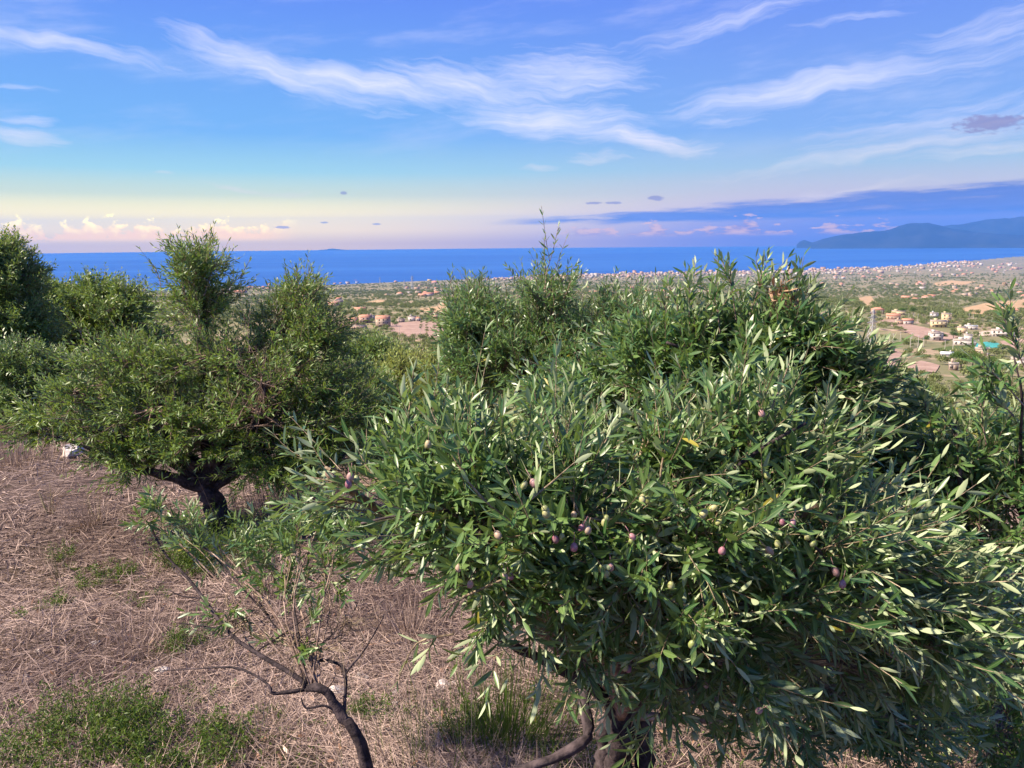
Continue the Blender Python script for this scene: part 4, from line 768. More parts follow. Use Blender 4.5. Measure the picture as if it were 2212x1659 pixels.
q = np.random.default_rng(88); n = 900
r = np.exp(q.uniform(math.log(2.2), math.log(12), n)); a = q.uniform(-.75, .5, n); x, y = r * np.sin(a), r * np.cos(a)
V, pl, at_ = leaves(np.stack([x, y, terrain(x, y) + .02], 1), q.normal(0, 1, (n, 3)) * np.array([1, 1, .25]), q.normal(0, .4, (n, 3)) + np.array([0, 0, 1.0]), q.uniform(.03, .07, n), q.uniform(.004, .009, n), q.uniform(-.4, .4, n), 'mid', q.random(n))
link('leaf_litter', mesh('leaf_litter', V, pl, M_DEAD, at_), kind='stuff', label='fallen dry leaves scattered over the straw', category='leaf litter')
n = 5200; r = np.exp(q.uniform(math.log(2.0), math.log(9), n * 4)); a = q.uniform(-.75, .5, n * 4); x, y = r * np.sin(a), r * np.cos(a)
pt = np.sin(x * 1.1 + 1.4 * np.sin(y * .9)) * np.sin(y * 1.35 + 1.2 * np.sin(x * 1.6)) + .35 * np.sin(x * 3.7 + y * 2.9); kp = np.where((pt < -.30) & (np.sin(x * .8 + 2) + np.sin(y * .9) > -.2))[0][:n]; x, y = x[kp], y[kp]; n = len(x)
V, pl, at_ = leaves(np.stack([x, y, terrain(x, y) + q.uniform(0, .035, n)], 1), q.normal(0, 1, (n, 3)) + np.array([0, 0, .9]), q.normal(0, .6, (n, 3)) + np.array([0, 0, 1.0]), q.uniform(.012, .035, n), q.uniform(.002, .005, n), q.uniform(-.3, .3, n), 'lo', q.random(n))
link('sprouts', mesh('sprouts', V, pl, M_WEED, at_), kind='stuff', label='tiny green sprouts in the bare patches between the straw', category='weeds')
def m_stone(t, out):
    tc = t.new('ShaderNodeTexCoord').outputs['Object']; n = t.noise(tc, 14, 5, .6); n2 = t.noise(tc, 3, 3)
    c = t.mix(t.mr(n, .35, .65), (0.38, 0.33, 0.30), (0.66, 0.61, 0.57)); c = t.mix(t.mr(n2, .5, .7), c, (0.45, 0.33, 0.26))
    return principled(t, c, .9, .2, bump(t, n, .7, .02))
M_STONE = pmat('limestone', m_stone)
def stone(px, py, wpx, label, flat=.5):
    c = hit(px, py); d = c @ f_; s = wpx * d / F / 2; q = random.Random(int(px + py * 3))
    bm = bmesh.new(); bmesh.ops.create_icosphere(bm, subdivisions=2, radius=1)
    off = Vector((q.random() * 20, q.random() * 20, q.random() * 20))
    for v in bm.verts:
        k = 1 + .55 * mnoise.noise(v.co * 1.3 + off); v.co = Vector((v.co.x * k, v.co.y * k * .8, max(v.co.z * k * flat, -.3)))
        v.co = Vector((round(v.co.x * 3.2) / 3.2 * .5 + v.co.x * .5, round(v.co.y * 3) / 3 * .4 + v.co.y * .6, v.co.z)) * s
    me = bpy.data.meshes.new('stone'); bm.to_mesh(me); bm.free(); me.materials.append(M_STONE)
    o = link('stone', me, loc=c + np.array([0, 0, s * .22]), label=label, category='stone', group='pale stones on the slope'); o.rotation_euler[2] = q.uniform(0, 6)
for args in [(157, 985, 56, 'largest pale rock, on the straw left of the leaning trunk', .8), (351, 1452, 34, 'flat white stone at the tip of the bare twig'), (56, 1463, 14, 'small white stone above the broad green weeds'), (206, 1393, 26, 'pale flat stone in the straw left of centre'),
             (81, 1408, 14, 'small stone left of the pale flat one'), (724, 1499, 44, 'white stone right behind the young olive trunk'), (780, 1465, 30, 'pale stone above the white one by the young olive trunk'), (555, 1472, 16, 'small pale stone under the lower bare twig'),
             (664, 1536, 18, 'small stone left below the young olive trunk bend'), (955, 1487, 42, 'long white stone beyond the green grass tuft'), (985, 1478, 22, 'rounded stone touching the long white one'), (852, 1502, 20, 'pale stone between the young olive and the long white stone', .8),
             (852, 1520, 14, 'small stone just below another between the foreground trunks'), (1035, 1425, 14, 'small stone in the shade above the long white one'), (130, 1140, 10, 'tiny white stone on the open straw slope'), (600, 1130, 12, 'tiny stone right of the leaning trunk')]: stone(*args)

# ------------------------------------------------------------------ fields in the valley
def in_poly(x, y, poly):
    x = np.asarray(x); y = np.asarray(y); c = np.zeros(x.shape, bool); n = len(poly)
    for i in range(n):
        x0, y0 = poly[i][:2]; x1, y1 = poly[i - 1][:2]
        c ^= ((y0 > y) != (y1 > y)) & (x < (x1 - x0) * (y - y0) / ((y1 - y0) or 1e-9) + x0)
    return c
FIELDS = []
def soil(name, a, b_, sc):
    def f(t, out):
        g_ = t.new('ShaderNodeNewGeometry').outputs['Position']; n = t.noise(g_, sc, 5, .65); n2 = t.noise(t.mapping(g_, rot=rad(35), scale=(1, .12, 1)), sc * 1.6, 4, .6)
        return principled(t, t.mix(t.mr(t.m('MULTIPLY', t.m('ADD', n, n2), .5), .4, .6), a, b_), .95, .05)
    return pmat(name, f)
M_SOIL = soil('ploughed_soil', (0.25, 0.165, 0.13), (0.36, 0.25, 0.20), .12); M_OCHRE = soil('ochre_stubble', (0.33, 0.22, 0.12), (0.44, 0.30, 0.18), .1); M_LAWN = soil('green_plot', (0.06, 0.09, 0.03), (0.10, 0.13, 0.04), .1); M_TRACK = soil('pale_track', (0.42, 0.33, 0.26), (0.5, 0.4, 0.32), .2)
def field(name, pxs, mat, lift=.35, trees=False):
    W_ = [hit(*p) for p in pxs]
    bm = bmesh.new(); fce = bm.faces.new([bm.verts.new(p) for p in W_]); bmesh.ops.triangulate(bm, faces=[fce])
    for _ in range(4): bmesh.ops.subdivide_edges(bm, edges=bm.edges[:], cuts=1, use_grid_fill=True)
    bmesh.ops.recalc_face_normals(bm, faces=bm.faces[:])
    for v in bm.verts: v.co.z = float(terrain(v.co.x, v.co.y)) + lift
    me = bpy.data.meshes.new(name); bm.to_mesh(me); bm.free(); me.materials.append(mat)
    link(name, me, kind='structure')
    if not trees: FIELDS.append([(p[0], p[1]) for p in W_])
field('field', [(830, 700), (905, 694), (962, 700), (968, 740), (905, 735), (850, 722)], M_SOIL, trees=False)
field('field', [(905, 668), (965, 650), (968, 672), (930, 676)], M_OCHRE)
field('field', [(1900, 692), (1930, 690), (1975, 703), (2030, 716), (2075, 727), (2040, 737), (1990, 732), (1940, 712)], M_SOIL)
field('field', [(2045, 668), (2130, 655), (2215, 645), (2215, 672), (2130, 680), (2080, 678)], M_OCHRE)
field('field', [(1878, 800), (1905, 758), (1930, 750), (1950, 765), (1945, 785), (1925, 800), (1900, 808)], M_SOIL)
field('field', [(2160, 738), (2215, 730), (2215, 755), (2180, 756)], M_SOIL)
field('field', [(2075, 722), (2140, 715), (2180, 712), (2180, 722), (2100, 728)], M_TRACK)
field('field', [(2010, 755), (2060, 748), (2120, 746), (2140, 757), (2060, 763)], M_LAWN)
field('field', [(1850, 645), (1880, 640), (1905, 660), (1870, 664)], M_OCHRE)
field('field', [(1945, 795), (1990, 780), (2030, 790), (2020, 806), (1960, 806)], M_SOIL)
field('field', [(2130, 780), (2215, 770), (2215, 785), (2150, 790)], M_TRACK)
field('field', [(2010, 612), (2060, 606), (2110, 608), (2080, 616), (2020, 618)], M_OCHRE)
field('field', [(780, 655), (820, 648), (850, 652), (810, 660)], M_OCHRE)
def in_fields(x, y):
    m = np.zeros(np.shape(x), bool)
    for p in FIELDS: m |= in_poly(x, y, p)
    return m
# teal netting over a plot
M_NET = pmat('teal_net', lambda t, out: principled(t, t.mix(t.noise(t.new('ShaderNodeNewGeometry').outputs['Position'], .3, 3), (0.03, 0.20, 0.18), (0.07, 0.33, 0.28)), .6, .3))
def net():
    W_ = [hit(*p) for p in [(2103, 757), (2112, 746), (2130, 742), (2155, 745), (2168, 753), (2140, 757)]]
    c = sum(W_) / 6; bm = bmesh.new(); vs_ = [bm.verts.new(p - c) for p in W_]; fc = bm.faces.new(vs_)
    bmesh.ops.poke(bm, faces=[fc])
    for _ in range(2): bmesh.ops.subdivide_edges(bm, edges=bm.edges[:], cuts=1, use_grid_fill=True)
    for v in bm.verts:
        rr = math.hypot(v.co.x / 14, v.co.y / 30); v.co.z = float(terrain(v.co.x + c[0], v.co.y + c[1])) - c[2] + 1.4 + 1.3 * max(0, 1 - rr) + .25 * math.sin(v.co.x * .9)
    bmesh.ops.recalc_face_normals(bm, faces=bm.faces[:])
    me = bpy.data.meshes.new('garden_net'); bm.to_mesh(me); bm.free(); me.materials.append(M_NET)
    link('garden_net', me, loc=c, label='teal net stretched over a garden plot on the right', category='net')
net()

# ------------------------------------------------------------------ houses
def plaster(name, c, rough=.85):
    def f(t, out):
        tc_ = t.new('ShaderNodeTexCoord').outputs['Object']; n = t.noise(tc_, .8, 5, .65); return principled(t, t.mix(t.mr(n, .35, .75), c, tuple(q * .72 for q in c)), rough, .2)
    return pmat(name, f)
PL = {'cream': plaster('cream_plaster', (0.45, 0.34, 0.26)), 'white': plaster('white_plaster', (0.52, 0.47, 0.43)), 'pink': plaster('pink_plaster', (0.45, 0.30, 0.25)), 'yellow': plaster('yellow_plaster', (0.58, 0.46, 0.28)), 'peach': plaster('peach_plaster', (0.46, 0.31, 0.22)), 'grey': plaster('grey_plaster', (0.48, 0.46, 0.46)), 'stone': plaster('stone_wall', (0.42, 0.32, 0.26))}
def m_roof(name, a, b_):
    def f(t, out):
        tc_ = t.new('ShaderNodeTexCoord').outputs['Object']; wv_ = t.new('ShaderNodeTexWave', bands_direction='X'); t.l.new(tc_, wv_.inputs[0]); wv_.inputs['Scale'].default_value = 1.4
        n = t.noise(tc_, 1.1, 5, .6); return principled(t, t.mix(n, a, b_), .85, .15, bump(t, wv_.outputs['Fac'], .5, .06))
    return pmat(name, f)
M_ROOF = m_roof('terracotta_roof', (0.42, 0.16, 0.10), (0.52, 0.29, 0.20)); M_FLAT = m_roof('flat_roof', (0.40, 0.34, 0.30), (0.48, 0.41, 0.37)); M_METAL = m_roof('metal_roof', (0.52, 0.55, 0.58), (0.62, 0.64, 0.66))
M_WIN = pmat('dark_window', lambda t, out: principled(t, (0.12, 0.10, 0.09), .3, .5)); M_SHUT = pmat('shutter', lambda t, out: principled(t, (0.10, 0.07, 0.05), .6, .3))
def box_v(x0, x1, y0, y1, z0, z1):
    V = np.array([[x, y, z] for z in (z0, z1) for y in (y0, y1) for x in (x0, x1)], float)
    return V, np.array([[0, 2, 3, 1], [4, 5, 7, 6], [0, 1, 5, 4], [1, 3, 7, 5], [3, 2, 6, 7], [2, 0, 4, 6]])
def join(parts):
    Vs, Qs, o = [], [], 0
    for V, Q in parts: Vs.append(V); Qs.append(Q + o); o += len(V)
    return np.vstack(Vs), np.vstack(Qs)
def roof_v(w_, d_, z, h, kind, ov=.35):
    a, b_ = w_ / 2 + ov, d_ / 2 + ov
    if kind == 'gable':
        V = np.array([[-a, -b_, z], [a, -b_, z], [a, b_, z], [-a, b_, z], [-a, 0, z + h], [a, 0, z + h], [-a, -b_, z - .18], [a, -b_, z - .18], [a, b_, z - .18], [-a, b_, z - .18]])
        return V, [np.array([[0, 1, 5, 4], [2, 3, 4, 5], [6, 7, 1, 0], [8, 9, 3, 2], [7, 8, 2, 1], [9, 6, 0, 3], [9, 8, 7, 6]]), np.array([[1, 2, 5], [3, 0, 4]])]
    if kind == 'hip':
        k = max(a - b_, a * .25)
        V = np.array([[-a, -b_, z], [a, -b_, z], [a, b_, z], [-a, b_, z], [-k, 0, z + h], [k, 0, z + h], [-a, -b_, z - .18], [a, -b_, z - .18], [a, b_, z - .18], [-a, b_, z - .18]])
        return V, [np.array([[0, 1, 5, 4], [2, 3, 4, 5], [6, 7, 1, 0], [8, 9, 3, 2], [7, 8, 2, 1], [9, 6, 0, 3], [9, 8, 7, 6]]), np.array([[1, 2, 5], [3, 0, 4]])]
    Va, Qa = box_v(-a + .2, a - .2, -b_ + .2, b_ - .2, z, z + .22)
    Vb, Qb = join([box_v(-a + .2, a - .2, -b_ + .2, -b_ + .45, z + .22, z + .75), box_v(-a + .2, a - .2, b_ - .45, b_ - .2, z + .22, z + .75), box_v(-a + .2, -a + .45, -b_ + .45, b_ - .45, z + .22, z + .75), box_v(a - .45, a - .2, -b_ + .45, b_ - .45, z + .22, z + .75)])
    V, Q = join([(Va, Qa), (Vb, Qb)]); return V, [Q]
HOUSES = []
def house(px, py, wpx, hm, wall, roof, label, rot=0.0, depth=.75, storeys=1, wing=None, name='house', cat='house', group=None, roof_mat=None, detail=True):
    """px, py = foot of the house in the view; wpx = its apparent width"""
    c = hit(px, py); d = float(c @ f_); w_ = wpx * d / F; dp = w_ * depth
    az_ = math.atan2(c[0], c[1]); rz = -az_ + rot
    HOUSES.append((c[0], c[1], w_ * .8 + 3))
    root = thing(name, c - np.array([0, 0, .6]), label, cat, group); root.rotation_euler[2] = rz
    link('wall', mesh('wall', *[(v, [q]) for v, q in [box_v(-w_ / 2, w_ / 2, -dp / 2, dp / 2, 0, hm + .6)]][0], PL[wall]), root)
    rm = roof_mat or (M_FLAT if roof == 'flat' else M_ROOF)
    V, pl = roof_v(w_, dp, hm + .6 + .002, min(w_, dp) * .24, roof); rf = link('roof', mesh('roof', V, pl, rm), root)
    if roof != 'flat':
        V, Q = box_v(w_ * .2, w_ * .2 + .6, -.3, .3, hm + .9, hm + .9 + min(w_, dp) * .24 + .5); link('chimney', mesh('chimney', V, [Q], PL[wall]), rf)
    else:
        V, Q = box_v(-w_ * .3, -w_ * .08, -dp * .1, dp * .3, hm + .83, hm + 2.9); link('stair_head', mesh('stair_head', V, [Q], PL[wall]), rf)
    if wing:
        wx, ww, wh, wd_ = wing; V, Q = box_v(wx * w_ - ww * w_ / 2, wx * w_ + ww * w_ / 2, -dp * wd_ - dp * .2, dp * .3, 0, wh + .6); link('wing', mesh('wing', V, [Q], PL[wall]), root)
        V, Q = box_v(wx * w_ - ww * w_ / 2 - .25, wx * w_ + ww * w_ / 2 + .25, -dp * wd_ - dp * .2 - .25, dp * .3, wh + .602, wh + .9); link('wing_roof', mesh('wing_roof', V, [Q], rm), root)
    if detail:
        sh = hm / storeys; nw = max(2, min(5, int(w_ / 3.2)))
        V, Q = box_v(-.65, .65, -.07, .05, 0, 1.45); WM = mesh('window', V, [Q], M_WIN); VS, QS = box_v(-.85, .85, -.16, .0, -.14, 0); SM = mesh('sill', VS, [QS], PL[wall])
        for s in range(storeys):
            for i in range(nw):
                xx = (i + .5) / nw * w_ - w_ / 2; zz = .6 + s * sh + sh * .32
                if s == 0 and i == nw // 2:
                    VD, QD = box_v(xx - .55, xx + .55, -dp / 2 - .06, -dp / 2 + .05, .55, 2.75); link('door', mesh('door', VD, [QD], M_SHUT), root); continue
                wo_ = link('window', WM, root, (xx, -dp / 2, zz)); link('sill', SM, wo_)
            for sgn in (-1, 1):
                wo_ = link('window', WM, root, (sgn * w_ / 2, 0, .6 + s * sh + sh * .32)); wo_.rotation_euler[2] = sgn * math.pi / 2
        if storeys > 1:
            VB, QB = join([box_v(-w_ * .35, w_ * .35, -dp / 2 - 1.2, -dp / 2, .6 + sh - .15, .6 + sh), box_v(-w_ * .35, w_ * .35, -dp / 2 - 1.2, -dp / 2 - 1.1, .6 + sh, .6 + sh + .9)])
            link('balcony', mesh('balcony', VB, [QB], PL[wall]), root)
    return root
# by the brown field, left of centre (px, py foot)
house(790, 697, 24, 6.4, 'pink', 'gable', 'pink gabled house left of the big villa by the brown field', .35, .8, 2)
house(764, 699, 15, 4.6, 'pink', 'gable', 'narrow pink outbuilding left of the pink gabled house', .5, 1.2)
house(777, 711, 30, 3.0, 'pink', 'flat', 'long low pink wall building below the pink gabled house', .05, .4)
house(827, 706, 27, 8.6, 'cream', 'gable', 'big cream villa with a taller wing beside the brown field', .15, .9, 3, wing=(.42, .36, 10.5, .05))
house(804, 690, 11, 4.0, 'white', 'flat', 'small white shed between the pink house and the villa', .1)
house(778, 673, 25, 4.0, 'cream', 'gable', 'low cream farmhouse among trees above the villa', -.1, .5)
house(891, 694, 18, 4.6, 'white', 'flat', 'white box house with a flat roof above the brown field', .1, .7)
house(903, 694, 10, 3.6, 'white', 'hip', 'small white house with a red hipped roof by the white box house', .1, 1)
house(866, 696, 16, 2.8, 'stone', 'flat', 'low grey stone hut between the villa and the white box house', .1)
house(941, 688, 14, 4.2, 'peach', 'flat', 'small peach house at the orchard top', .1)
house(968, 694, 16, 7.0, 'cream', 'flat', 'cream house half hidden by the tall-shoot olive tree', .1, .8, 2)
house(731, 656, 21, 7.5, 'peach', 'flat', 'peach three step house right of the leaning olive tree crown', .15, .8, 2)
house(864, 640, 13, 8.5, 'white', 'hip', 'white two storey house with bright red hipped roof near the pylons', .1, .9, 2)
house(837, 639, 12, 4.5, 'peach', 'flat', 'low peach house left of the red roofed one', .1)
house(903, 635, 12, 8.0, 'cream', 'flat', 'cream two storey house right of the pylons', .1, .9, 2)
house(925, 640, 24, 6.5, 'white', 'gable', 'white long house in the hamlet behind the tall-shoot tree', .3, .6, 2)
house(945, 632, 14, 11, 'peach', 'flat', 'peach stepped tower house on the hamlet edge', .1, .9, 3)
house(912, 641, 16, 5.0, 'peach', 'gable', 'peach house in front of the white long house', -.3)
house(956, 630, 14, 8, 'pink', 'flat', 'pink house at the right end of the hamlet', .1, .8, 2)
house(939, 612, 14, 9, 'pink', 'hip', 'pink house with red roof on the ridge against the sea', .1, .9, 2)
house(928, 607, 9, 12, 'yellow', 'flat', 'square yellow block on the ridge against the sea', .1, 1, 3)
house(911, 615, 9, 6, 'cream', 'flat', 'cream house left of the yellow block on the ridge', .1, .8, 2)
# right hand valley
house(1895, 678, 24, 5.5, 'peach', 'hip', 'peach hip roofed house right of the big pylon', .2, .7, 1)
house(1929, 690, 27, 4.5, 'peach', 'gable', 'long terracotta roofed house below the umbrella pines', .1, .6, 1)
house(1940, 680, 26, 4.0, 'yellow', 'flat', 'low yellow walled house behind the terracotta one', -.1, .4)
house(1960, 701, 20, 4.5, 'white', 'gable', 'white house with red roof at the edge of the big brown plot', .3, .7, 1)
house(1942, 701, 15, 4.0, 'peach', 'flat', 'peach lean-to left of the red roofed white house', .3)
house(2027, 707, 32, 5.8, 'yellow', 'flat', 'wide yellow ochre two storey farmhouse at right', .15, .6, 2)
house(2043, 697, 18, 8.8, 'yellow', 'flat', 'tall lemon yellow block behind the ochre farmhouse', .15, .8, 3)
house(2017, 688, 15, 5.6, 'grey', 'flat', 'grey white house under the trees above the ochre farmhouse', .15, .8, 2)
house(2077, 720, 16, 5.0, 'yellow', 'flat', 'small cube house with a yellow wall left of the white greenhouse roof', .2, .9)
house(2097, 712, 24, 3.2, 'white', 'flat', 'long white metal roofed shed right of the yellow cube', .1, .4, roof_mat=M_METAL, name='shed', cat='shed')
house(2020, 735, 24, 6.0, 'white', 'flat', 'plain white block house beside two round green trees', .3, .9, 2)
house(2085, 746, 47, 3.6, 'white', 'flat', 'long low white bungalow left of the teal net', .12, .3, 1)
house(2090, 739, 15, 5.6, 'white', 'flat', 'raised white room on the back of the long bungalow', .12, .8, 1)
house(2121, 767, 26, 4.0, 'cream', 'flat', 'small cream hut right below the teal net', .2, .6)
house(2045, 775, 23, 3.0, 'white', 'gable', 'white metal roofed barn left of the dark round tree', .2, .7, roof_mat=M_METAL, name='barn', cat='barn')
house(2059, 800, 18, 2.6, 'stone', 'flat', 'small stone box hut on the bare ground at right', .1, .5)
house(1898, 759, 24, 4.6, 'pink', 'gable', 'pink house with red and grey roof beside the brown plot wall', .4, .9, 2)
house(2165, 727, 42, 5.0, 'white', 'flat', 'white villa behind the right edge shoots', .1, .5, 2)
house(2190, 680, 20, 6.0, 'cream', 'hip', 'cream house at the far right by the ochre field', .2, .8, 2)
house(2200, 795, 30, 4.0, 'white', 'flat', 'white house at the right frame edge behind shoots', .1, .6)
house(1762, 745, 40, 5.0, 'pink', 'gable', 'pink roofed house glimpsed behind the dead leaf tree', .2, .6, 2)
house(1810, 726, 22, 4.5, 'white', 'gable', 'white house glimpsed left of the big pylon', .2, .7)
house(1370, 662, 26, 6.5, 'cream', 'flat', 'cream house just above the middle olive crowns', .1, .8, 2)
house(1378, 650, 18, 7.0, 'pink', 'hip', 'pink hip roofed house above the middle olive crowns', .1, .8, 2)
house(496, 628, 30, 9, 'cream', 'flat', 'cream block behind the top of the leaning olive tree', .1, .6, 2)
house(520, 634, 26, 8, 'peach', 'gable', 'peach row house right behind the leaning olive tree top', -.1, .5, 2)
house(308, 634, 22, 8, 'white', 'flat', 'white house left of the leaning olive tree top', .1, .6, 2)

# ------------------------------------------------------------------ far trees: crown prototypes
ORD = ['first', 'second', 'third', 'fourth', 'fifth', 'sixth', 'seventh', 'eighth', 'ninth', 'tenth', 'eleventh', 'twelfth', 'thirteenth', 'fourteenth', 'fifteenth', 'sixteenth']
def crown_mesh(name, seed, nleaf, size, mat, R=2.5, H=4.4, trunk=1.1, lobes=9, flat=.8):
    q = np.random.default_rng(seed); Ps, Ns = [], []
    for i in range(lobes):
        a = q.uniform(0, 6.283); rr = R * .62 * math.sqrt(q.random()); lr_ = R * q.uniform(.36, .56)
        c = np.array([rr * math.cos(a), rr * math.sin(a), trunk + lr_ * .75 + (H - trunk - lr_ * 1.7) * q.random()])
        k = nleaf // lobes; u = unit(q.normal(0, 1, (k, 3))); u[:, 2] = np.where(u[:, 2] < -.5, -u[:, 2], u[:, 2])
        bump_ = 1 + .22 * np.sin(u[:, 0] * 7 + i) * np.sin(u[:, 1] * 6 + 2 * i) * np.sin(u[:, 2] * 8)
        Ps.append(c + u * np.array([1, 1, flat]) * lr_ * (q.random((k, 1)) ** .3) * bump_[:, None]); Ns.append(u)
    P = np.concatenate(Ps); Nn = np.concatenate(Ns); n = len(P)
    dr = unit(q.normal(0, 1, (n, 3)) + Nn * .8 + np.array([0, 0, .35])); nn = unit(Nn + q.normal(0, .55, (n, 3)) + np.array([0, 0, .3]))
    V, pl, at_ = leaves(P, dr, nn, size * q.uniform(.6, 1.4, n), size * q.uniform(.22, .42, n), q.uniform(-.2, .2, n), 'lo', q.beta(1.6, 1.6, n) * .55)
    return mesh(name, V, pl, mat, at_)
def trunk_mesh(seed, h=1.9, r=.2):
    q = np.random.default_rng(seed); pts = [np.array([0, 0, -.4]), np.array([q.normal(0, .1), q.normal(0, .1), h * .5]), np.array([q.normal(0, .25), q.normal(0, .25), h])]
    return limb_mesh('trunk', pts, r, r * .55, M_BARK, np.zeros(3), 6, 6, .15, seed)[0]
NEARC = [crown_mesh('crown', 200 + i, 5200, .155, M_GROVE, R=2.6 + .3 * (i % 3), H=4.2 + .3 * (i % 2)) for i in range(5)]
MIDC = [crown_mesh('crown', 220 + i, 1300, .30, M_GROVE, R=2.6 + .3 * (i % 3), H=4.2 + .4 * (i % 2)) for i in range(4)]
FARC = [crown_mesh('crown', 240 + i, 260, .62, M_GROVE, R=2.7 + .3 * i, H=4.2 + .3 * i, lobes=5) for i in range(3)]
PINEC = [crown_mesh('crown', 260 + i, 1800, .42, M_PINE, R=4.2, H=8.5 if i else 7.0, trunk=2.4, lobes=9, flat=.7) for i in range(2)]
CYPC = crown_mesh('crown', 270, 700, .4, M_PINE, R=1.0, H=8.0, trunk=.6, lobes=12, flat=1.2)
TRK = [trunk_mesh(300 + i) for i in range(3)]; PTRK = trunk_mesh(310, 4.0, .3)
def grove_tree(p, cm, tm, s, rz, label, cat, group, name='olive_tree'):
    t = thing(name, p, label, cat, group); t.scale = (s, s, s); t.rotation_euler[2] = rz
    link('trunk', tm, t); return link('crown', cm, t)
def near_house(x, y):
    m = np.zeros(np.shape(x), bool)
    x = np.asarray(x, float); y = np.asarray(y, float); rr = np.hypot(x, y)
    for k in (0., 9., 18., 27.):
        xx, yy = x * (1 + k / rr), y * (1 + k / rr)
        for hx, hy, hr in HOUSES: m |= (xx - hx) ** 2 + (yy - hy) ** 2 < (hr * .7) ** 2
    return m
# single trees that stand out
for (px, py, s, k, lab) in [(2036, 735, .9, 0, 'round green tree right beside the plain white block house'), (2059, 734, .9, 1, 'second round green tree right of the plain white block house'), (2075, 795, 1.15, 0, 'big dark round tree beside the metal roofed barn'), (2100, 798, .9, 1, 'dark tree right of the big round one by the barn'),
                            (1950, 680, 1.25, 0, 'umbrella pine behind the terracotta roofed house, leftmost'), (1972, 681, 1.2, 1, 'umbrella pine, second from the terracotta roofed house'), (1995, 683, 1.0, 0, 'umbrella pine, third from the terracotta roofed house'), (2042, 684, 1.1, 1, 'dense tree above the lemon yellow block'), (2060, 686, 1.1, 0, 'dense tree right of the lemon yellow block'), (2015, 684, .9, 1, 'dense tree behind the grey white house'),
                            (848, 702, .75, 0, 'dark tree against the right side of the cream villa'), (856, 706, .7, 1, 'second dark tree right of the cream villa'), (780, 706, .45, 0, 'small tree between the pink house and its wall'), (834, 717, .5, 1, 'dark tree below the cream villa at the field corner'), (2000, 742, .8, 1, 'dark hedge tree left below the white block house'), (1985, 748, .7, 0, 'dark hedge tree by the poles'), (2130, 815, 1.0, 1, 'bluish dense tree right of the stone hut'), (2160, 812, .9, 0, 'dense tree at right below the cream hut'), (1950, 800, .55, 0, 'small round bush on the bare plot at right')]:
    p = hit(px, py); grove_tree(p, PINEC[k], PTRK, s, px, lab, 'tree', 'dense dark trees among the houses', 'tree'); HOUSES.append((p[0], p[1], 4))
# individual olive trees of the grove below the slope
g = np.random.default_rng(9); placed = []
zones = []
def free(x, y, dmin):
    for (a, b, c) in placed:
        if (a - x) ** 2 + (b - y) ** 2 < dmin * dmin: return False
    return True
count = 0; first_mid = None
GL = {0: 'olive tree in the near grove below the slope', 1: 'olive tree in the dense grove band', 2: 'small olive tree at the grove edge by the fields'}
cand = []
for _ in range(9000):
    r = math.exp(g.uniform(math.log(24), math.log(330))); a = g.uniform(-.66, .66); cand.append((r, a))
cand.sort()
for r, a in cand:
    if count >= 286: break
    x, y = r * math.sin(a), r * math.cos(a)
    if in_fields(x, y) or near_house(x, y) or not free(x, y, 5.0 + min(1.5, r / 150)): continue
    z = float(terrain(x, y)); px, py, _ = proj(np.array([x, y, z + 3]))
    # keep those the photograph can show: the gap left of centre and the strip at the right
    if not ((690 < px < 1010) or (1850 < px < 2300) or (r < 40 and -100 < px < 2300 and g.random() < .25) or (1300 < px < 1850 and r > 150 and g.random() < .3)): continue
    s = g.uniform(.72, 1.08) * (.85 if r < 45 else 1)
    placed.append((x, y, r)); zone = 0 if r < 60 else 1 if r < 170 else 2
    side = next(t for lim, t in ((780, 'under the pink house'), (850, 'under the cream villa'), (920, 'under the brown field'), (1300, 'under the orchard rows'), (1850, 'behind the olive crowns'), (1930, 'under the big pylon'), (2000, 'under the bare plot'), (2080, 'under the metal barn'), (2150, 'under the cream hut'), (9999, 'at the right edge')) if px < lim)
    cr = grove_tree((x, y, z - .05), (NEARC if r < 90 else MIDC)[int(g.integers(0, 4))], TRK[int(g.integers(0, 3))], s, g.uniform(0, 6.28), GL[zone] + ', ' + side, 'olive tree', GL[zone] + ', ' + side)
    count += 1
# orchard rows beside the brown field
for i, x0 in enumerate((911, 922, 937, 946, 958)):
    for j, y0 in enumerate((694, 700, 706, 712, 718, 724, 730, 736)):
        if i == 0 and j > 3: continue
        p = hit(x0 + (y0 - 694) * .08 * (i - 1), y0); grove_tree(p, MIDC[(i + j) % 4], TRK[0], g.uniform(.55, .75), i + j, 'young olive, %s from top in the %s orchard row by the brown field' % (ORD[j], ORD[i]), 'olive tree', 'young olives in the orchard rows')

# the groves of the whole valley, beyond counting
N = 150000
lr_ = g.uniform(math.log(150), math.log(6500), N); r = np.exp(lr_); a = g.uniform(-.68, .68, N)
x, y = r * np.sin(a), r * np.cos(a)
patch = np.sin(x / 83 + 1.3 * np.sin(y / 140)) * np.sin(y / 120 + 1.1 * np.sin(x / 90)) + .5 * np.sin(x / 31 + y / 47)
want = np.clip(.34 + .50 * patch, .05, .92) * np.clip(r / 900, .45, 1) * np.clip(r / 1500, .10, 1.0)
cr_ = np.interp(np.degrees(a), CA, CR)
ok = (g.random(N) < want) & ~in_fields(x, y) & ~near_house(x, y) & (r < cr_ * .96) & ((r > 330) | (patch > -.2))
for (hx, hy, hr) in placed: ok &= ((x - hx) ** 2 + (y - hy) ** 2 > 20)
x, y, r = x[ok], y[ok], r[ok]; n = len(x)
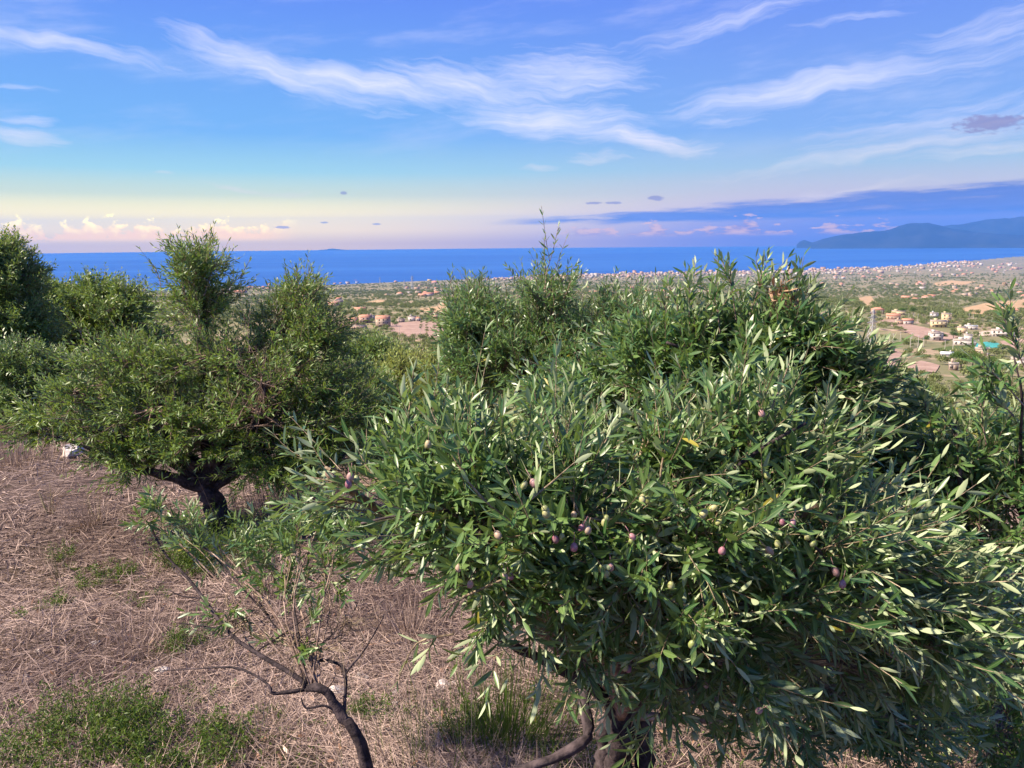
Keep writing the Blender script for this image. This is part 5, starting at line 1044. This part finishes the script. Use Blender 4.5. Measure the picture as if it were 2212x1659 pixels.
# thin out trees standing in each other
key = (x // 8.5).astype(np.int64) * 100003 + (y // 8.5).astype(np.int64); _, ui = np.unique(key, return_index=True); x, y, r = x[ui], y[ui], r[ui]; n = len(x)
pm = bpy.data.meshes.new('valley_grove'); pm.vertices.add(n); pm.vertices.foreach_set('co', np.stack([x, y, terrain(x, y) - .25], 1).astype(np.float32).ravel())
for nm, v in (('scl', g.uniform(.7, 1.7, n) ** 1.15 * np.where(r > 2500, 1.5, np.where(r < 900, .85, 1.1))), ('yaw', g.uniform(0, 6.28, n)), ('kind', g.integers(0, 3, n).astype(float))): pm.attributes.new(nm, 'FLOAT', 'POINT').data.foreach_set('value', v.astype(np.float32))
gv = link('valley_grove', pm, kind='stuff', label='olive groves and scrub covering the far valley', category='olive grove')
ng = bpy.data.node_groups.new('scatter', 'GeometryNodeTree'); ng.interface.new_socket('Geometry', in_out='INPUT', socket_type='NodeSocketGeometry'); ng.interface.new_socket('Geometry', in_out='OUTPUT', socket_type='NodeSocketGeometry')
gi = ng.nodes.new('NodeGroupInput'); go = ng.nodes.new('NodeGroupOutput'); jn = ng.nodes.new('GeometryNodeJoinGeometry')
def named(nm):
    nd = ng.nodes.new('GeometryNodeInputNamedAttribute'); nd.data_type = 'FLOAT'; nd.inputs['Name'].default_value = nm; return nd.outputs['Attribute']
# three of the farthest single trees lend their crowns
protos = []
for k, (px, py) in enumerate([(1990, 660), (700, 650), (2100, 640)]):
    p = hit(px, py); protos.append(grove_tree(p, FARC[k], TRK[k], 1.0, 0.3 * k, ['small olive tree beside the ochre field at right', 'small olive tree right of the leaning tree crown', 'small olive tree near the poles beyond the ochre farmhouse'][k], 'olive tree', 'far single olive trees'))
cx_ = ng.nodes.new('ShaderNodeCombineXYZ'); ng.links.new(named('yaw'), cx_.inputs[2])
for k in range(3):
    ip = ng.nodes.new('GeometryNodeInstanceOnPoints'); oi = ng.nodes.new('GeometryNodeObjectInfo'); oi.inputs[0].default_value = protos[k]; oi.transform_space = 'ORIGINAL'
    cm = ng.nodes.new('FunctionNodeCompare'); cm.data_type = 'FLOAT'; cm.operation = 'EQUAL'; ng.links.new(named('kind'), cm.inputs[0]); cm.inputs[1].default_value = k; cm.inputs['Epsilon'].default_value = .1
    ng.links.new(gi.outputs[0], ip.inputs['Points']); ng.links.new(cm.outputs[0], ip.inputs['Selection']); ng.links.new(oi.outputs['Geometry'], ip.inputs['Instance']); ng.links.new(cx_.outputs[0], ip.inputs['Rotation']); ng.links.new(named('scl'), ip.inputs['Scale'])
    ng.links.new(ip.outputs[0], jn.inputs[0])
ng.links.new(jn.outputs[0], go.inputs[0])
md = gv.modifiers.new('scatter', 'NODES'); md.node_group = ng

# ------------------------------------------------------------------ scattered houses and the coastal town
walls = ['cream', 'white', 'pink', 'peach', 'cream', 'peach']
def far_house_mesh(w_, d_, h, roof, wall):
    V1, Q1 = box_v(-w_ / 2, w_ / 2, -d_ / 2, d_ / 2, -1.0, h); V2, pl = roof_v(w_, d_, h + .002, min(w_, d_) * .22, roof)
    wins = []
    st = max(1, int(h / 3.1)); nw = max(2, int(w_ / 3.4))
    for s in range(st):
        for i in range(nw):
            xx = (i + .5) / nw * w_ - w_ / 2; wins.append(box_v(xx - .6, xx + .6, -d_ / 2 - .06, -d_ / 2 + .05, s * h / st + 1.0, s * h / st + 2.4))
    V3, Q3 = join(wins); polys = [Q1] + [p + 8 for p in pl] + [Q3 + 8 + len(V2)]
    idx = np.concatenate([np.zeros(6), np.ones(sum(len(p) for p in pl)), np.full(len(Q3), 2)])
    return mesh('house', np.vstack([V1, V2, V3]), polys, [PL[wall], M_FLAT if roof == 'flat' else M_ROOF, M_WIN], mat_idx=idx)
g = np.random.default_rng(19)
FH = {}
for wl in ('cream', 'white', 'pink', 'peach'):
    for rf in ('flat', 'flat', 'hip', 'gable'):
        for k in range(2): FH.setdefault(wl, []).append((far_house_mesh(g.uniform(9, 15), g.uniform(8, 11), g.uniform(3.4, 7.5), rf, wl), 'flat' if rf == 'flat' else 'red'))
TH = {wl: [far_house_mesh(g.uniform(12, 24), g.uniform(10, 16), g.uniform(7, 17), 'flat' if k else 'hip', wl) for k in range(3)] for wl in ('cream', 'white', 'pink', 'peach')}
# rows of houses one can make out: (name of the row, x0, x1, y0, y1, count)
ROWS = [('right of the dead brown leaves', 1770, 1850, 598, 628, 7), ('under the town above the pylon', 1840, 1930, 592, 606, 9), ('of the cluster right above the pines', 2010, 2110, 584, 600, 12), ('below the town near the right edge', 2120, 2210, 578, 592, 10),
        ('above the umbrella pines', 1895, 2010, 612, 632, 12), ('above the ochre field', 2010, 2120, 622, 640, 10), ('of the right edge valley houses', 2120, 2212, 615, 645, 9), ('of the row just above the pines', 1920, 2050, 636, 652, 8),
        ('on the left headland', 520, 620, 597, 606, 12), ('under the left headland', 470, 600, 616, 630, 12), ('in the scrub above the villa', 690, 800, 625, 668, 6), ('on the ridge by the pylons', 700, 930, 607, 616, 12), ('right of the tall shoot', 1240, 1440, 615, 650, 12), ('of the hamlet behind the olive tops', 1440, 1560, 600, 640, 10), ('of the hamlet near the pylons', 868, 965, 618, 636, 12), ('left of the leaning tree top', 270, 330, 612, 632, 6)]
for (nm, x0, x1, y0, y1, c) in ROWS:
    xs = np.sort(g.uniform(x0, x1, c))
    for i, px in enumerate(xs):
        py = g.uniform(y0, y1); p = hit(px, py); wl = walls[int(g.integers(0, 6))]; me, rf = FH[wl][int(g.integers(0, len(FH[wl])))]
        dist = float(np.linalg.norm(p)); s = g.uniform(.8, 1.25) * (1 + max(0, (dist - 1500)) / 6000)
        o = link('house', me, loc=p, label='%s %s house, %s from left %s' % (wl, 'flat roofed' if rf == 'flat' else 'red roofed', ORD[i], nm), category='house', group='far houses ' + nm)
        o.scale = (s, s, s); o.rotation_euler[2] = -math.atan2(p[0], p[1]) + g.normal(0, .35)
def coast_y(px): return np.interp(px, [690, 900, 1000, 1240, 1400, 1560, 1740, 1900, 2000, 2100, 2212], [606, 603, 599, 594, 588, 583, 577, 569, 562, 553, 545])
tn = []
for _ in range(2300):
    px = 1000 + 1230 * g.random() ** .75; c = coast_y(px); th_ = np.interp(px, [1000, 1300, 1700, 2000, 2212], [12, 14, 20, 30, 36])
    py = c + 1.0 + th_ * g.beta(1.0, 2.8); tn.append((px, py))
tn.sort(key=lambda t: -t[1]); tp_ = [(px, py, hit(px, py)) for px, py in tn]
tp_ = [t for t in tp_ if t[2][2] > SEA + .8]; tp_.sort(key=lambda t: np.linalg.norm(t[2]))
rest = {k: [] for k in ('cream', 'white', 'pink', 'peach')}
for i, (px, py, p) in enumerate(tp_):
    wl = ['cream', 'pink', 'peach', 'white', 'cream', 'white'][int(g.integers(0, 6))]; s = float(np.exp(g.normal(-.22, .33))) * (1 + max(0, np.linalg.norm(p) - 6000) / 14000); rz = -math.atan2(p[0], p[1]) + g.normal(0, .3)
    if i < 120:
        side = next(t for lim, t in ((1130, 'left of the tall shoot'), (1260, 'right of the tall shoot'), (1420, 'above the middle olive tops'), (1560, 'near the faint pylons'), (1760, 'behind the dead brown leaves'), (1920, 'above the big pylon'), (2060, 'above the pines'), (9999, 'toward the right edge')) if px < lim)
        o = link('town_house', TH[wl][i % 3], loc=p, label='%s block of the coastal town, nearest blocks %s' % (wl, side), category='building', group='%s town blocks %s' % (wl, side)); o.scale = (s, s, s); o.rotation_euler[2] = rz
    else: rest[wl].append((p, s, rz))
parts_v, parts_q, midx, off = [], [], [], 0
for wi, (wl, lst) in enumerate(rest.items()):
    for (p, s, rz) in lst:
        w_, d_, h = g.uniform(10, 26), g.uniform(9, 16), g.uniform(6, 16); V, Q = box_v(-w_ / 2, w_ / 2, -d_ / 2, d_ / 2, -2, h); ca, sa = math.cos(rz), math.sin(rz)
        V2, Q2 = box_v(-w_ / 2 - .3, w_ / 2 + .3, -d_ / 2 - .3, d_ / 2 + .3, h, h + .8)
        for (VV, QQ, mi) in ((V, Q, wi), (V2, Q2, 4 if g.random() < .6 else 5)):
            VV = VV * s; parts_v.append(np.stack([VV[:, 0] * ca - VV[:, 1] * sa, VV[:, 0] * sa + VV[:, 1] * ca, VV[:, 2]], 1) + p); parts_q.append(QQ + off); off += 8; midx += [mi] * 6
link('distant_town', mesh('distant_town', np.vstack(parts_v), [np.vstack(parts_q)], [PL['cream'], PL['white'], PL['pink'], PL['peach'], M_FLAT, M_ROOF], mat_idx=midx), kind='stuff', label='packed pale blocks of the coastal town stretching along the shore', category='town')

# ------------------------------------------------------------------ pylons and poles
M_STEEL = pmat('galvanised_steel', lambda t, out: principled(t, (0.42, 0.42, 0.43), .5, .5, **{})); M_POLE = pmat('concrete_pole', lambda t, out: principled(t, t.mix(t.noise(t.new('ShaderNodeTexCoord').outputs['Object'], 2, 3), (0.5, 0.45, 0.4), (0.6, 0.55, 0.5)), .8, .2))
def bars(segs, r):
    P = np.array([[a, b] for a, b in segs], float); P = np.stack([P[:, 0], (P[:, 0] + P[:, 1]) / 2, P[:, 1]], 1)
    return tubes(P, np.full((len(segs), 3), r), 4)
def pylon(px, py, hpx, label):
    p = hit(px, py); d = float(p @ f_); H = hpx * d / F; b = H * .085; r = H * .0045
    root = thing('pylon', p, label, 'pylon', 'power pylons in the valley'); root.rotation_euler[2] = .4
    lv = np.linspace(0, 1, 9); wd = lambda t: b * (1 - t) ** 1.1 + H * .012
    cor = lambda t, i: np.array([wd(t) * (1 if i in (0, 1) else -1), wd(t) * (1 if i in (0, 3) else -1), H * t])
    for i in range(4):
        V, Q = bars([(cor(lv[k], i), cor(lv[k + 1], i)) for k in range(8)], r * 1.5); link('leg', mesh('leg', V, [Q], M_STEEL), root)
    V, Q = bars([(cor(lv[k + q], i), cor(lv[k + 1 - q], (i + 1) % 4)) for k in range(8) for i in range(4) for q in (0, 1)], r); link('bracing', mesh('bracing', V, [Q], M_STEEL), root)
    for t_, l in ((.70, .17), (.81, .14), (.92, .11)):
        V, Q = bars([((-H * l, 0, H * t_), (H * l, 0, H * t_)), ((-H * l, 0, H * t_), (0, 0, H * (t_ + .05))), ((H * l, 0, H * t_), (0, 0, H * (t_ + .05)))], r); link('crossarm', mesh('crossarm', V, [Q], M_STEEL), root)
pylon(1880, 762, 94, 'tall lattice pylon, nearest, right of the olive crowns'); pylon(1499, 590, 34, 'faint pylon against the sea left of the upright shoots'); pylon(1560, 586, 32, 'faint pylon against the sea beside the upright shoots'); pylon(1521, 590, 18, 'small faint pylon between two others against the sea')
pylon(891, 628, 32, 'lattice pylon in the hamlet left of the tall shoot tree'); pylon(874, 625, 20, 'shorter pylon left beside the hamlet pylon'); pylon(821, 613, 15, 'small white mast on the ridge against the sea'); pylon(2168, 592, 16, 'small pylon near the right edge town'); pylon(1815, 603, 14, 'small pylon under the town at centre right')
VP, QP = tubes(np.array([[[0, 0, -.5], [0, 0, 4], [0, 0, 8.6]]]), np.array([[.17, .14, .11]]), 8); POLE = mesh('pole', VP, [QP], M_POLE, smooth=True); VA, QA = box_v(-.9, .9, -.06, .06, 8.0, 8.14); ARM = mesh('crossarm', VA, [QA], M_STEEL)
RP = lambda zx, zy: (1797 + zx * .1875, 622 + zy * .1875)
PO = [((700, 660), 'by the pines road, first from the pylon'), ((785, 625), 'second from the pylon'), ((915, 650), 'third from the pylon'), ((900, 700), 'in front of the third from the pylon'), ((990, 692), 'fourth from the pylon'), ((1047, 727), 'fifth from the pylon'), ((1295, 762), 'left of the metal roofed barn'), ((1387, 770), 'beside the dark round tree'), ((880, 392), 'first of three by the red roofed white house'), ((937, 388), 'second of three by the red roofed white house'), ((985, 402), 'third of three by the red roofed white house'),
      ((1575, 398), 'left of two beyond the lemon block'), ((1622, 402), 'right of two beyond the lemon block'), ((1838, 432), 'alone left of the right edge shoot'), ((1281, 252), 'first along the ochre field road'), ((1341, 237), 'second along the ochre field road'), ((1390, 222), 'third along the ochre field road'), ((1447, 200), 'fourth along the ochre field road'), ((1470, 196), 'fifth along the ochre field road'), ((575, 342), 'by the peach hip roofed house'), ((655, 702), 'beside the pink house with the wall'), ((1772, 980), 'in the grove at right near the shoots')]
for (zp, lab) in PO:
    p = hit(*RP(*zp)); t = thing('utility_pole', p, 'pale utility pole ' + lab, 'utility pole', 'utility poles in the right valley'); s = 1.0 + g.uniform(-.08, .1); t.scale = (s, s, s); t.rotation_euler[2] = g.uniform(-.4, .4); link('pole', POLE, t); link('crossarm', ARM, t)
for (px, py, lab) in [(863, 727, 'at the lower left corner of the brown field'), (908, 730, 'in the middle of the brown field'), (936, 690, 'behind the orchard rows')]:
    p = hit(px, py); t = thing('utility_pole', p, 'pale utility pole ' + lab, 'utility pole', 'utility poles by the brown field'); link('pole', POLE, t); link('crossarm', ARM, t)
# low wall along the brown plot at right
a = hit(1893, 777); b = hit(1930, 750); dv = b - a; L_ = float(np.linalg.norm(dv[:2])); V, Q = box_v(-L_ / 2, L_ / 2, -.25, .25, -1, 1.8); V[:, 2] += V[:, 0] / L_ * dv[2]
o = link('boundary_wall', mesh('boundary_wall', V, [Q], PL['cream']), loc=(a + b) / 2, label='pale boundary wall along the brown plot below the pylon', category='wall'); o.rotation_euler[2] = math.atan2(dv[1], dv[0])
